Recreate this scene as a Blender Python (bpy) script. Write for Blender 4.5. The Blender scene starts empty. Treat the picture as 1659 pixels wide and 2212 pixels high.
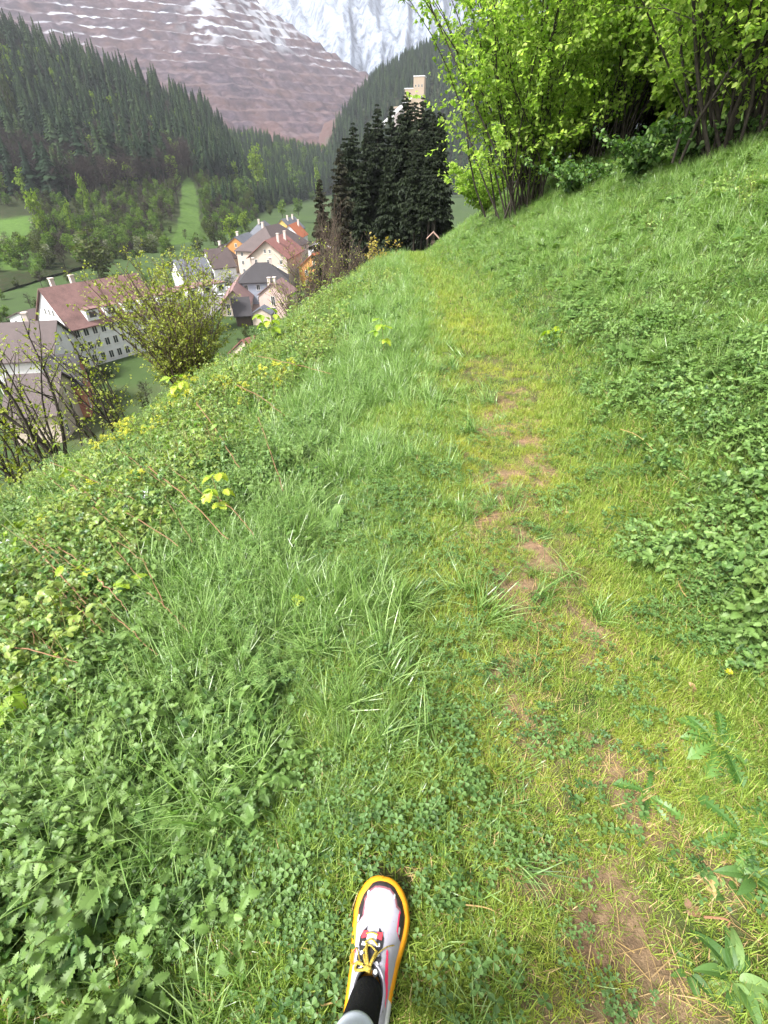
import bpy, math, random
import numpy as np
from mathutils import Vector, Matrix
PI = math.pi
R = math.radians
scene = bpy.context.scene
COL = scene.collection

# ------------------------------------------------------------------ camera
PITCH = R(35.3)
FPX = 490.0
EYE = np.array([0.0, 0.0, 1.35])
cd = bpy.data.cameras.new('camera')
cd.sensor_fit = 'VERTICAL'; cd.sensor_height = 36.0; cd.lens = 36.0 * FPX / 1024.0
cd.clip_start = 0.02; cd.clip_end = 20000
cam = bpy.data.objects.new('camera', cd); COL.objects.link(cam)
cam.location = EYE; cam.rotation_euler = (R(90) - PITCH, 0, 0)
scene.camera = cam
CP, SP = math.cos(PITCH), math.sin(PITCH)

def ray(px, py):
    """direction for a point of the photograph (1659 x 2212 measuring frame), depth along the axis = 1"""
    u = (px * 768 / 1659.0 - 384) / FPX
    v = (512 - py * 1024 / 2212.0) / FPX
    return np.array([u, CP + v * SP, -SP + v * CP])
def at(px, py, t): return EYE + ray(px, py) * t
def at_floor(px, py, z):
    d = ray(px, py); return EYE + d * ((z - EYE[2]) / d[2])

# ------------------------------------------------------------------ noise
def _hash(ix, iy, s):
    n = (ix.astype(np.int64) * 374761393 + iy.astype(np.int64) * 668265263 + s * 974634541) & 0x7fffffff
    n = ((n ^ (n >> 13)) * 1274126177) & 0x7fffffff
    n = n ^ (n >> 16)
    return (n & 0xffff) / 65535.0
def vnoise(x, y, s=0):
    x = np.asarray(x, float); y = np.asarray(y, float)
    x0 = np.floor(x); y0 = np.floor(y); fx = x - x0; fy = y - y0
    fx = fx * fx * (3 - 2 * fx); fy = fy * fy * (3 - 2 * fy)
    a = _hash(x0, y0, s); b = _hash(x0 + 1, y0, s); c = _hash(x0, y0 + 1, s); d = _hash(x0 + 1, y0 + 1, s)
    return (a * (1 - fx) + b * fx) * (1 - fy) + (c * (1 - fx) + d * fx) * fy
def fbm(x, y, o=4, s=0):
    t = 0; a = 0.5; n = 0
    for k in range(o):
        t = t + a * vnoise(np.asarray(x) * 2 ** k, np.asarray(y) * 2 ** k, s + k * 17); n += a; a *= 0.5
    return t / n
def sstep(a, b, x):
    t = np.clip((np.asarray(x, float) - a) / (b - a), 0, 1); return t * t * (3 - 2 * t)

# ------------------------------------------------------------------ object helpers
def tag(o, label=None, cat=None, group=None, kind=None):
    if label: o['label'] = label
    if cat: o['category'] = cat
    if group: o['group'] = group
    if kind: o['kind'] = kind
    return o
def link(o, parent=None):
    COL.objects.link(o)
    if parent is not None: o.parent = parent
    return o
def empty(name, loc=(0, 0, 0), rz=0.0, scale=1.0):
    o = bpy.data.objects.new(name, None); link(o)
    o.location = [float(c) for c in loc]; o.rotation_euler = (0, 0, rz); o.scale = (scale,) * 3
    o.empty_display_size = 0.1
    return o
def copy_tree(o, parent=None):
    c = o.copy(); COL.objects.link(c); c.parent = parent
    for ch in list(o.children): copy_tree(ch, c)
    return c

def np_mesh(name, verts, faces, mats, attrs=None, smooth=False, fmat=None):
    """verts (n,3); faces (m,k) int array with k = 3 or 4; attrs: point floats"""
    me = bpy.data.meshes.new(name)
    verts = np.asarray(verts, np.float32); faces = np.asarray(faces, np.int32)
    m, k = faces.shape
    me.vertices.add(len(verts)); me.vertices.foreach_set('co', verts.ravel())
    me.loops.add(m * k); me.loops.foreach_set('vertex_index', faces.ravel())
    me.polygons.add(m)
    me.polygons.foreach_set('loop_start', np.arange(0, m * k, k, dtype=np.int32))
    me.polygons.foreach_set('loop_total', np.full(m, k, dtype=np.int32))
    if smooth: me.polygons.foreach_set('use_smooth', np.ones(m, bool))
    for q in (mats if isinstance(mats, (list, tuple)) else [mats]): me.materials.append(q)
    if fmat is not None: me.polygons.foreach_set('material_index', np.asarray(fmat, np.int32))
    for an, av in (attrs or {}).items():
        a = me.attributes.new(an, 'FLOAT', 'POINT'); a.data.foreach_set('value', np.asarray(av, np.float32))
    me.update(calc_edges=True); me.validate()
    return me

class MB:
    """collects shapes into one mesh"""
    def __init__(s): s.v = []; s.f = []; s.m = []; s.r = []
    def add(s, verts, faces, mi=0, rnd=0.5):
        b = len(s.v); s.v += [tuple(map(float, q)) for q in verts]
        s.f += [tuple(b + i for i in q) for q in faces]; s.m += [mi] * len(faces); s.r += [rnd] * len(verts)
    def box(s, x0, x1, y0, y1, z0, z1, mi=0):
        v = [(x, y, z) for z in (z0, z1) for y in (y0, y1) for x in (x0, x1)]
        s.add(v, [(0, 2, 3, 1), (4, 5, 7, 6), (0, 1, 5, 4), (2, 6, 7, 3), (0, 4, 6, 2), (1, 3, 7, 5)], mi)
    def tube(s, pts, radii, n=6, mi=0, cap=True, rnd=0.5):
        pts = [Vector(p) for p in pts]; b = len(s.v); k = len(pts)
        up = None
        for i, p in enumerate(pts):
            d = (pts[min(i + 1, k - 1)] - pts[max(i - 1, 0)])
            d = d.normalized() if d.length > 1e-9 else Vector((0, 0, 1))
            if up is None: up = d.orthogonal().normalized()
            up = (up - d * up.dot(d)); up = up.normalized() if up.length > 1e-6 else d.orthogonal().normalized()
            w = d.cross(up)
            r = radii[i] if isinstance(radii, (list, tuple)) else radii
            for j in range(n):
                a = 2 * PI * j / n; q = p + (up * math.cos(a) + w * math.sin(a)) * r
                s.v.append((q.x, q.y, q.z)); s.r.append(rnd)
        for i in range(k - 1):
            for j in range(n):
                j2 = (j + 1) % n
                s.f.append((b + i * n + j, b + i * n + j2, b + (i + 1) * n + j2, b + (i + 1) * n + j)); s.m.append(mi)
        if cap:
            s.f.append(tuple(b + j for j in reversed(range(n)))); s.m.append(mi)
            s.f.append(tuple(b + (k - 1) * n + j for j in range(n))); s.m.append(mi)
    def mesh(s, name, mats, smooth=False):
        me = bpy.data.meshes.new(name); me.from_pydata(s.v, [], s.f)
        for q in (mats if isinstance(mats, (list, tuple)) else [mats]): me.materials.append(q)
        me.polygons.foreach_set('material_index', np.array(s.m, np.int32))
        if smooth: me.polygons.foreach_set('use_smooth', np.ones(len(s.f), bool))
        a = me.attributes.new('rnd', 'FLOAT', 'POINT'); a.data.foreach_set('value', np.array(s.r, np.float32))
        me.update(); return me
    def build(s, name, mats, parent=None, smooth=False):
        return link(bpy.data.objects.new(name, s.mesh(name, mats, smooth)), parent)

# ------------------------------------------------------------------ materials
class NT:
    def __init__(s, name):
        s.mat = bpy.data.materials.new(name); s.mat.use_nodes = True; s.t = s.mat.node_tree; s.t.nodes.clear()
        s.out = s.n('ShaderNodeOutputMaterial')
    def n(s, typ, **kw):
        x = s.t.nodes.new(typ)
        for k, v in kw.items(): setattr(x, k, v)
        return x
    def l(s, a, b): s.t.links.new(a, b)
    def noise(s, scale, detail=4, rough=0.55, vec=None, dist=0.0):
        x = s.n('ShaderNodeTexNoise'); x.inputs['Scale'].default_value = scale; x.inputs['Detail'].default_value = detail
        x.inputs['Roughness'].default_value = rough; x.inputs['Distortion'].default_value = dist
        if vec is not None: s.l(vec, x.inputs['Vector'])
        return x.outputs['Fac']
    def ramp(s, fac, stops):
        x = s.n('ShaderNodeValToRGB'); e = x.color_ramp.elements
        while len(e) < len(stops): e.new(0.5)
        for q, (p, c) in zip(e, stops): q.position = p; q.color = (c[0], c[1], c[2], 1)
        s.l(fac, x.inputs['Fac']); return x.outputs['Color']
    def mix(s, fac, a, b, mode='MIX'):
        x = s.n('ShaderNodeMix', data_type='RGBA', blend_type=mode)
        for sock, v in ((x.inputs[0], fac), (x.inputs[6], a), (x.inputs[7], b)):
            if hasattr(v, 'links'): s.l(v, sock)
            elif isinstance(v, (int, float)): sock.default_value = v
            else: sock.default_value = (v[0], v[1], v[2], 1)
        return x.outputs[2]
    def math(s, op, a, b=0.0, clamp=False):
        x = s.n('ShaderNodeMath', operation=op, use_clamp=clamp)
        for i, v in ((0, a), (1, b)):
            if hasattr(v, 'links'): s.l(v, x.inputs[i])
            else: x.inputs[i].default_value = v
        return x.outputs[0]
    def attr(s, name, typ='GEOMETRY'):
        x = s.n('ShaderNodeAttribute', attribute_name=name, attribute_type=typ); return x.outputs['Fac']
    def coord(s, k='Object', scale=None):
        o = s.n('ShaderNodeTexCoord').outputs[k]
        if scale:
            mp = s.n('ShaderNodeMapping'); mp.inputs['Scale'].default_value = scale; s.l(o, mp.inputs['Vector']); o = mp.outputs[0]
        return o
    def bsdf(s, col, rough=0.6, spec=0.5, metal=0.0, bump=None, bstr=0.3, bdist=0.02):
        b = s.n('ShaderNodeBsdfPrincipled')
        for sock, v in (('Base Color', col), ('Roughness', rough), ('Specular IOR Level', spec), ('Metallic', metal)):
            if hasattr(v, 'links'): s.l(v, b.inputs[sock])
            elif isinstance(v, (int, float)): b.inputs[sock].default_value = v
            else: b.inputs[sock].default_value = (v[0], v[1], v[2], 1)
        if bump is not None:
            bp = s.n('ShaderNodeBump'); bp.inputs['Strength'].default_value = bstr; bp.inputs['Distance'].default_value = bdist
            s.l(bump, bp.inputs['Height']); s.l(bp.outputs[0], b.inputs['Normal'])
        return b.outputs[0]
    def done(s, sh): s.l(sh, s.out.inputs['Surface']); return s.mat

def leaf_mat(name, stops, rough=0.45, transl=0.35, tcol=None, tint=None, spec=0.4, objrnd=0.0):
    """foliage: colour runs over the stops with each leaf's own random number; 'tint' = colours the patch it grows in leans to"""
    k = NT(name)
    f = k.attr('rnd')
    if objrnd:
        oi = k.n('ShaderNodeObjectInfo').outputs['Random']
        f = k.math('ADD', k.math('MULTIPLY', f, 1 - objrnd), k.math('MULTIPLY', oi, objrnd))
    n = len(stops)
    c = k.ramp(f, [(i / max(1, n - 1), q) for i, q in enumerate(stops)])
    if tint:
        c = k.mix(k.attr('tint', 'INSTANCER'), c, tint)
    sh = k.bsdf(c, rough, spec)
    if transl > 0:
        t = k.n('ShaderNodeBsdfTranslucent')
        tc = k.mix(1.0, c, tcol or (1.35, 1.5, 0.55), 'MULTIPLY')
        k.l(tc, t.inputs['Color'])
        m = k.n('ShaderNodeMixShader'); m.inputs[0].default_value = transl
        k.l(sh, m.inputs[1]); k.l(t.outputs[0], m.inputs[2]); sh = m.outputs[0]
    return k.done(sh)

def plain(name, col, rough=0.6, spec=0.4, var=0.12, scale=8.0, bump=0.0, metal=0.0):
    k = NT(name); n = k.noise(scale, 5, 0.6, k.coord('Object'))
    c = k.mix(n, [q * (1 - var) for q in col], [min(1, q * (1 + var)) for q in col])
    return k.done(k.bsdf(c, rough, spec, metal, n if bump else None, bump, 0.02))

def bark_mat(name, dark, light, scale=(18, 18, 3)):
    k = NT(name); n = k.noise(2.0, 6, 0.65, k.coord('Object', scale))
    return k.done(k.bsdf(k.ramp(n, [(0.3, dark), (0.7, light)]), 0.85, 0.2, 0, n, 0.6, 0.01))

# ------------------------------------------------------------------ world: overcast spring daylight
SUN_EL, SUN_AZ = R(52), R(-125)      # azimuth clockwise from +Y: the light comes from the walker's left
w = bpy.data.worlds.new('World'); scene.world = w; w.use_nodes = True
nt = w.node_tree; nt.nodes.clear()
sky = nt.nodes.new('ShaderNodeTexSky'); sky.sky_type = 'NISHITA'; sky.sun_disc = False
sky.sun_elevation = SUN_EL; sky.sun_rotation = SUN_AZ; sky.air_density = 1.0; sky.dust_density = 4.0; sky.ozone_density = 1.0
hs = nt.nodes.new('ShaderNodeHueSaturation'); hs.inputs['Saturation'].default_value = 0.14; hs.inputs['Value'].default_value = 1.0
bg = nt.nodes.new('ShaderNodeBackground'); bg.inputs['Strength'].default_value = 0.07
wo = nt.nodes.new('ShaderNodeOutputWorld')
nt.links.new(sky.outputs[0], hs.inputs['Color']); nt.links.new(hs.outputs[0], bg.inputs['Color']); nt.links.new(bg.outputs[0], wo.inputs[0])
sd = bpy.data.lights.new('sun', 'SUN'); sd.energy = 1.5; sd.angle = R(10); sd.color = (1.0, 0.98, 0.95)
sun = bpy.data.objects.new('sun', sd); COL.objects.link(sun)
sdir = Vector((math.sin(SUN_AZ) * math.cos(SUN_EL), math.cos(SUN_AZ) * math.cos(SUN_EL), math.sin(SUN_EL)))
sun.rotation_euler = sdir.to_track_quat('Z', 'Y').to_euler()
vs = scene.view_settings; vs.view_transform = 'Standard'; vs.look = 'None'; vs.exposure = 2.8; vs.gamma = 1.0
cy = scene.cycles
cy.max_bounces = 4; cy.diffuse_bounces = 2; cy.use_adaptive_sampling = True; cy.adaptive_threshold = 0.012; cy.glossy_bounces = 2; cy.transmission_bounces = 4; cy.transparent_max_bounces = 8; cy.volume_bounces = 0
cy.use_denoising = True; cy.denoising_input_passes = 'RGB_ALBEDO_NORMAL'; cy.denoising_prefilter = 'ACCURATE'; cy.sample_clamp_indirect = 8.0
# ------------------------------------------------------------------ the hillside the path runs along
FLOOR_Z = -33.0
def path_z(y):
    y = np.asarray(y, float)
    a = -0.04 * y - 0.0016 * y * y
    b = -8.16 - 0.232 * (y - 60)
    return np.where(y < -10, 0.24 - 0.008 * (y + 10), np.where(y < 60, a, b))
_py = [-20, 0.0, 0.4, 0.9, 2.0, 3.6, 5.5, 12, 20, 29, 45, 70, 140]
_pxv = [0.3, 0.47, 0.50, 0.54, 0.66, 0.92, 1.05, 1.15, 1.22, 1.65, 3.2, 7.0, 20]
def path_x(y): return np.interp(y, _py, _pxv)
_ey = [-20, 0, 3.8, 9.8, 15, 20, 29, 60, 140]
_ev = [4.6, 4.5, 4.3, 2.5, 1.6, 1.25, 1.0, 1.2, 1.2]
def height(x, y):
    x = np.asarray(x, float); y = np.asarray(y, float)
    s = x - path_x(y)
    e = np.interp(y, _ey, _ev)
    up = np.maximum(0, s - 0.42); far = sstep(12, 26, y)
    up = np.minimum(up, 4.2) + 0.55 * np.maximum(0, up - 4.2)
    hr = (0.56 + 0.14 * far) * up * up / (up + 0.35) + 0.12 * sstep(0.5, 1.2, s)
    dn = np.maximum(0, -s - 0.55)
    over = np.maximum(0, -s - e)
    hl = -0.32 * dn * dn / (dn + 0.4) - 0.55 * over * over / (over + 1.2)
    z = path_z(y) + hr + hl
    z = z + (fbm(x * 1.1, y * 1.1, 3, 15) - 0.5) * 0.34 * sstep(1.4, 2.2, -s)
    z = z + (fbm(x * 0.55, y * 0.55, 3, 5) - 0.5) * 0.22 * sstep(0.6, 1.6, np.abs(s)) + (fbm(x * 3.1, y * 3.1, 3, 9) - 0.5) * 0.045
    return np.maximum(z, FLOOR_Z - 0.6)
def hz(x, y): return float(height(np.array([x]), np.array([y]))[0])
def hit(px, py, tmax=60.0, veg=0.0):
    """the point of the hillside seen at this spot of the photograph"""
    d = ray(px, py); t = np.linspace(0.6, tmax, 6000)
    p = EYE[None] + d[None] * t[:, None]
    below = p[:, 2] < height(p[:, 0], p[:, 1]) + veg
    i = int(np.argmax(below)) if below.any() else len(t) - 1
    return p[i]

def grid_mesh(name, xs, ys, zf, mat, attrs=None):
    X, Y = np.meshgrid(xs, ys); Z = zf(X, Y)
    nx, ny = len(xs), len(ys)
    V = np.stack([X.ravel(), Y.ravel(), Z.ravel()], 1)
    i = np.arange(nx * ny).reshape(ny, nx)
    F = np.stack([i[:-1, :-1].ravel(), i[:-1, 1:].ravel(), i[1:, 1:].ravel(), i[1:, :-1].ravel()], 1)
    return np_mesh(name, V, F, mat, attrs(X.ravel(), Y.ravel()) if attrs else None, True)

def worn_mask(x, y):
    s = np.asarray(x) - path_x(y)
    m = np.exp(-(s / 0.42) ** 2) * (0.25 + 0.75 * sstep(6, 1.8, y)) * sstep(16, 8, y)
    return m
def worn_full(x, y):
    """how trodden the turf is: 0 lush, 1 bare"""
    m = worn_mask(x, y)
    n = fbm(np.asarray(x) * 4.2, np.asarray(y) * 3.6, 4, 31); n2 = fbm(np.asarray(x) * 9, np.asarray(y) * 9, 2, 41)
    return np.clip(m * (0.31 + 1.4 * (n - 0.45)) + 1.0 * (n2 - 0.5) * m, 0, 1)
def bare_corner(x, y):
    s = np.asarray(x) - path_x(y)
    return np.exp(-(((np.asarray(x) - 0.76) / 0.15) ** 2 + ((np.asarray(y) - 0.37) / 0.12) ** 2)) * (0.55 + 0.9 * fbm(np.asarray(x) * 8, np.asarray(y) * 8, 2, 44))

k = NT('hillside_soil')
co = k.coord('Object')
n1 = k.noise(2.2, 5, 0.6, co); n2 = k.noise(38, 6, 0.7, co); n3 = k.noise(160, 3, 0.7, co)
lush = k.ramp(n2, [(0.3, (0.018, 0.022, 0.006)), (0.55, (0.035, 0.055, 0.012)), (0.8, (0.06, 0.075, 0.022))])
bare = k.ramp(k.math('ADD', k.math('MULTIPLY', n2, 0.6), k.math('MULTIPLY', n3, 0.4)), [(0.3, (0.05, 0.034, 0.022)), (0.52, (0.185, 0.112, 0.070)), (0.75, (0.32, 0.21, 0.135))])
soil = k.mix(k.math('MULTIPLY', k.attr('worn'), 1.3, True), lush, bare)
MAT_SOIL = k.done(k.bsdf(soil, 0.9, 0.15, 0, n3, 0.7, 0.01))

xs = np.concatenate([np.linspace(-95, -12, 60), np.linspace(-11.5, -4.2, 40), np.linspace(-4, 4, 170), np.linspace(4.15, 14, 60), np.linspace(15, 80, 60)])
ys = np.concatenate([np.linspace(-16, -2, 16), np.linspace(-1.8, 6, 150), np.linspace(6.1, 16, 90), np.linspace(16.3, 40, 80), np.linspace(41, 135, 60)])
me = grid_mesh('hillside', xs, ys, height, MAT_SOIL, lambda x, y: {'worn': np.clip(worn_full(x, y) + bare_corner(x, y), 0, 1)})
hill = link(bpy.data.objects.new('hillside', me)); tag(hill, kind='structure')
# the trodden path itself: a sheet 4 mm above the hillside
ys_p = np.concatenate([np.linspace(-3, 6, 170), np.linspace(6.1, 40, 150)])
ss = np.linspace(-0.5, 0.5, 34)
Y, S = np.meshgrid(ys_p, ss, indexing='ij'); Y = Y + 0; 
edge = 1.0 + 0.35 * (fbm(Y * 1.3, S * 0 + 3, 3, 77) - 0.5)
X = path_x(Y) + S * edge
Z = height(X, Y) + 0.006 * (1 - (np.abs(S) / 0.5) ** 4) - 0.004
V = np.stack([X.ravel(), Y.ravel(), Z.ravel()], 1); i = np.arange(X.size).reshape(X.shape)
F = np.stack([i[:-1, :-1].ravel(), i[:-1, 1:].ravel(), i[1:, 1:].ravel(), i[1:, :-1].ravel()], 1)
pm = link(bpy.data.objects.new('path', np_mesh('path', V, F, MAT_SOIL, {'worn': worn_full(X.ravel(), Y.ravel())}, True)))
tag(pm, kind='structure')

# ------------------------------------------------------------------ valley floor
k = NT('valley_meadow'); co = k.coord('Object')
n = k.noise(0.05, 6, 0.6, co); n2 = k.noise(1.5, 4, 0.6, co)
c = k.mix(k.math('MULTIPLY', n2, 0.5), k.ramp(n, [(0.3, (0.022, 0.036, 0.012)), (0.6, (0.036, 0.060, 0.017)), (0.75, (0.055, 0.06, 0.028))]), (0.03, 0.05, 0.015))
MAT_MEADOW = k.done(k.bsdf(c, 0.9, 0.1, 0, n2, 0.5, 0.1))
def floor_h(x, y):
    return FLOOR_Z + (fbm(x / 60, y / 60, 3, 3) - 0.5) * 0.5
me = grid_mesh('valley_floor', np.linspace(-900, 700, 90), np.linspace(-30, 1500, 90), floor_h, MAT_MEADOW)
tag(link(bpy.data.objects.new('valley_floor', me)), kind='structure')

# ------------------------------------------------------------------ lofted hills
def cat_interp(P, n):
    """Catmull-Rom through control rows P (k, ...) -> n samples along axis 0"""
    P = np.asarray(P, float); kk = len(P)
    u = np.linspace(0, kk - 1 - 1e-9, n); i = np.floor(u).astype(int); f = (u - i).reshape((-1,) + (1,) * (P.ndim - 1))
    g = lambda j: P[np.clip(j, 0, kk - 1)]
    p0, p1, p2, p3 = g(i - 1), g(i), g(i + 1), g(i + 2)
    return 0.5 * (2 * p1 + (p2 - p0) * f + (2 * p0 - 5 * p1 + 4 * p2 - p3) * f ** 2 + (3 * p1 - p0 - 3 * p2 + p3) * f ** 3)
def loft(rows, nu, nv, bump=0.0, bscale=40, seed=1):
    A = np.array([[at(*q) if not isinstance(q, np.ndarray) else q for q in r] for r in rows])
    A = cat_interp(A, nv)
    A = np.swapaxes(cat_interp(np.swapaxes(A, 0, 1), nu), 0, 1)
    if bump: A[..., 2] += (fbm(A[..., 0] / bscale, A[..., 1] / bscale, 4, seed) - 0.5) * 2 * bump
    return A
def loft_obj(name, A, mat, attrs=None):
    nv, nu = A.shape[:2]; i = np.arange(nu * nv).reshape(nv, nu)
    F = np.stack([i[:-1, :-1].ravel(), i[:-1, 1:].ravel(), i[1:, 1:].ravel(), i[1:, :-1].ravel()], 1)
    o = link(bpy.data.objects.new(name, np_mesh(name, A.reshape(-1, 3), F, mat, attrs, True)))
    return tag(o, kind='structure')
def behind(q, dt, dz):
    p = at(*q); d = p - EYE; d[2] = 0; d /= np.linalg.norm(d); return p + d * dt + np.array([0, 0, dz])

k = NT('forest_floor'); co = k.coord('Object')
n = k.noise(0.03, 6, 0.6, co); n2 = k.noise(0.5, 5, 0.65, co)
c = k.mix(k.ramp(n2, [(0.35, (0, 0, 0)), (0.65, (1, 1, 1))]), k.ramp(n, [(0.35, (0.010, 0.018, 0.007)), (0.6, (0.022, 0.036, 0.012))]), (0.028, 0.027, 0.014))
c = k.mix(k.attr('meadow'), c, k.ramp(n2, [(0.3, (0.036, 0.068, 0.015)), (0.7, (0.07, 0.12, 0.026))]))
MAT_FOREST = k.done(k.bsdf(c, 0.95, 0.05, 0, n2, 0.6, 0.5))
ridgeA = [(-420, -20, 440), (-150, 20, 470), (0, 98, 495), (130, 148, 520), (250, 188, 545), (370, 238, 565), (450, 278, 590), (505, 345, 620)]
midA2 = [(-420, 200, 370), (-150, 240, 385), (0, 270, 400), (130, 285, 415), (250, 300, 430), (370, 320, 455), (450, 335, 500), (520, 372, 560)]
midA1 = [(-420, 460, 270), (-150, 455, 290), (0, 440, 300), (130, 440, 308), (250, 430, 320), (370, 415, 340), (460, 405, 390), (540, 402, 470)]
footA = [(-420, 720, 160), (-150, 690, 190)] + [tuple(q) for q in []]
def fl(px, py): return at_floor(px, py, FLOOR_Z - 0.8)
footA = [fl(-420, 700), fl(-150, 660), fl(0, 640), fl(130, 600), fl(250, 570), fl(370, 545), fl(470, 515), fl(560, 475)]
backA = [behind(q, 220, -60) for q in ridgeA]
A_hill = loft([footA, midA1, midA2, ridgeA, backA], 160, 140, 3.0, 45, 11)
def meadow_attr(A):
    # a mown strip climbing the slope, and the open meadow at the far left
    P = A.reshape(-1, 3); d = P - EYE
    dep = d[:, 1] * CP - d[:, 2] * SP
    X = (d[:, 0] / dep * FPX + 384) * 1659 / 768; Yp = (512 - (d[:, 1] * SP + d[:, 2] * CP) / dep * FPX) * 2212 / 1024
    w1 = np.interp(Yp, [380, 400, 440, 500, 540], [0, 18, 24, 34, 30]); c1 = np.interp(Yp, [380, 440, 500, 540], [405, 410, 408, 385])
    m = sstep(1.0, 0.6, np.abs(X - c1) / np.maximum(w1, 1)) * (w1 > 0)
    m2 = sstep(110, 50, X) * sstep(445, 490, Yp) * sstep(600, 560, Yp)
    m3 = 0.5 * sstep(470, 500, Yp) * sstep(270, 330, X)
    m = sstep(.35, .6, m + 0.9 * (fbm(P[:, 0] / 9, P[:, 1] / 9, 3, 12) - .5)) * 0.8; m2 = sstep(.3, .65, m2 + 0.7 * (fbm(P[:, 0] / 12, P[:, 1] / 12, 3, 13) - .5))
    return np.maximum(np.maximum(m, m2), m3)
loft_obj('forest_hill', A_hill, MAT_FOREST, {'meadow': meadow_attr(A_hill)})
# the lower wooded ridge farther up the valley
footB = [fl(470, 490), fl(560, 462), fl(640, 440), fl(720, 420), fl(800, 410)]
midB = [(470, 395, 600), (560, 385, 640), (640, 388, 680), (720, 392, 700), (800, 390, 700)]
ridgeB = [(470, 320, 760), (560, 318, 800), (640, 338, 830), (720, 352, 850), (800, 356, 870)]
B_hill = loft([footB, midB, ridgeB, [behind(q, 200, -40) for q in ridgeB]], 80, 70, 3.0, 60, 21)
loft_obj('wooded_ridge', B_hill, MAT_FOREST, {'meadow': np.zeros(B_hill.shape[0] * B_hill.shape[1])})
# conifer slope right of the mine
footC = [(700, 320, 720), (770, 300, 700), (830, 300, 690), (900, 310, 680), (1000, 330, 660), (1150, 340, 650)]
midC = [(725, 292, 800), (790, 235, 800), (850, 200, 800), (910, 180, 800), (1000, 170, 800), (1150, 150, 800)]
ridgeC = [(745, 280, 900), (805, 200, 900), (862, 160, 920), (915, 128, 950), (1000, 95, 980), (1150, 50, 1000)]
C_hill = loft([[at(*q) + np.array([0, 0, -40]) for q in footC], midC, ridgeC, [behind(q, 260, -50) for q in ridgeC]], 80, 70, 3.0, 60, 25)
loft_obj('conifer_slope', C_hill, MAT_FOREST, {'meadow': np.zeros(C_hill.shape[0] * C_hill.shape[1])})

# ------------------------------------------------------------------ the terraced ore mountain
def col_dir(px):
    d = ray(px, 200); h = np.array([d[0], d[1]]); return h / np.linalg.norm(h)
def elev(px, py):
    d = ray(px, py); return d[2] / math.hypot(d[0], d[1])
nu, nv = 300, 420
pxs = np.linspace(-520, 960, nu); e = np.linspace(0, 1, nv)
r0, r1 = 1350.0, 2350.0
top_py = np.interp(pxs, [-520, 300, 480, 575, 640, 700, 760, 820, 880, 960], [-150, -90, -55, -2, 52, 98, 140, 172, 196, 225])
base_py = np.interp(pxs, [-520, 500, 700, 850, 960], [320, 320, 330, 330, 330])
z0 = np.array([EYE[2] + r0 * elev(a, b) for a, b in zip(pxs, base_py)])
rtop = np.interp(pxs, [-520, 575, 820, 960], [r1, r1, 2050, 1950])
z1 = np.array([EYE[2] + r * elev(a, b) for a, b, r in zip(pxs, top_py, rtop)])
rb = np.minimum(1.0, e[:, None] * 1.0) 
U, E = np.meshgrid(np.arange(nu), e)
rr = r0 + (rtop[None, :] - r0) * E
D = np.array([col_dir(a) for a in pxs])
Xm = D[None, :, 0] * rr; Ym = D[None, :, 1] * rr
hs_ = z0[None] + (z1 - z0)[None] * (0.15 * E + 0.85 * E ** 1.08)
hs_ = hs_ + (fbm(Xm / 260, Ym / 260, 3, 51) - 0.5) * 26 * np.sin(PI * np.clip(E, 0, 1)) ** 0.5 + (fbm(Xm / 60, Ym / 60, 3, 57) - 0.5) * 6
STEP = 27.0
lev = (hs_ + (fbm(Xm / 75, Ym / 75, 3, 62) - 0.5) * 5 + (fbm(Xm / 300, Ym / 300, 3, 61) - 0.5) * 12) / STEP
fr = lev - np.floor(lev)
face = np.clip((fr - 0.45) / 0.5, 0, 1)
amp = 0.75 + 0.25 * vnoise(Xm / 120, Ym / 120, 63)
Zm = hs_ + STEP * (face - fr) * (0.35 + 0.6 * fbm(Xm / 110, Ym / 110, 2, 64)) * amp
Zm = Zm + (fbm(Xm / 14, Ym / 22, 3, 67) - 0.5) * 6.0 + (fbm(U / 3.0 + E * 22, E * 9, 3, 68) - 0.5) * 9
tread = sstep(0.02, 0.12, fr) * sstep(0.50, 0.40, fr)
alt = (Zm - 130) / 300
patch = fbm(Xm / 130, Ym / 130, 4, 71)
pn = fbm(Xm / 26, Ym / 26, 3, 73)
# snow drifts lying on the upper benches, a big patch in the gully
P3 = np.stack([Xm, Ym, Zm], -1) - EYE
dep = P3[..., 1] * CP - P3[..., 2] * SP
PX = (P3[..., 0] / dep * FPX + 384) * 1659 / 768; PY = (512 - (P3[..., 1] * SP + P3[..., 2] * CP) / dep * FPX) * 2212 / 1024
gully = np.exp(-((PX - 440 - 0.1 * (PY - 40)) / 42) ** 2) * sstep(120, 60, PY) + 0.8 * np.exp(-((PX - 590 - 0.55 * (PY - 60)) / 60) ** 2) * sstep(130, 80, PY)
snow = tread * sstep(0.50, 0.70, patch + 0.35 * np.clip(alt - 0.45, -0.6, 0.5) + .16 * np.exp(-((PX - 470) / 160) ** 2) + .12 * sstep(300, 100, PX) * sstep(70, 40, PY)) * sstep(0.30, 0.55, pn + 0.25 * (alt - 0.2))
snow = np.maximum(snow, np.clip(gully, 0, 1) * sstep(0.46, 0.58, pn * 0.75 + 0.22 * tread + 0.1))
snow = np.clip(snow, 0, 1) * sstep(0.18, 0.42, alt)
k = NT('ore_rock'); co = k.coord('Object')
na = k.noise(0.006, 5, 0.6, co); nb = k.noise(0.035, 8, 0.75, k.coord('Object', (1.0, 1.0, 1.6)), 1.0); nc = k.noise(0.022, 4, 0.6, k.coord('Object', (1, 1, 4)))
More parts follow.
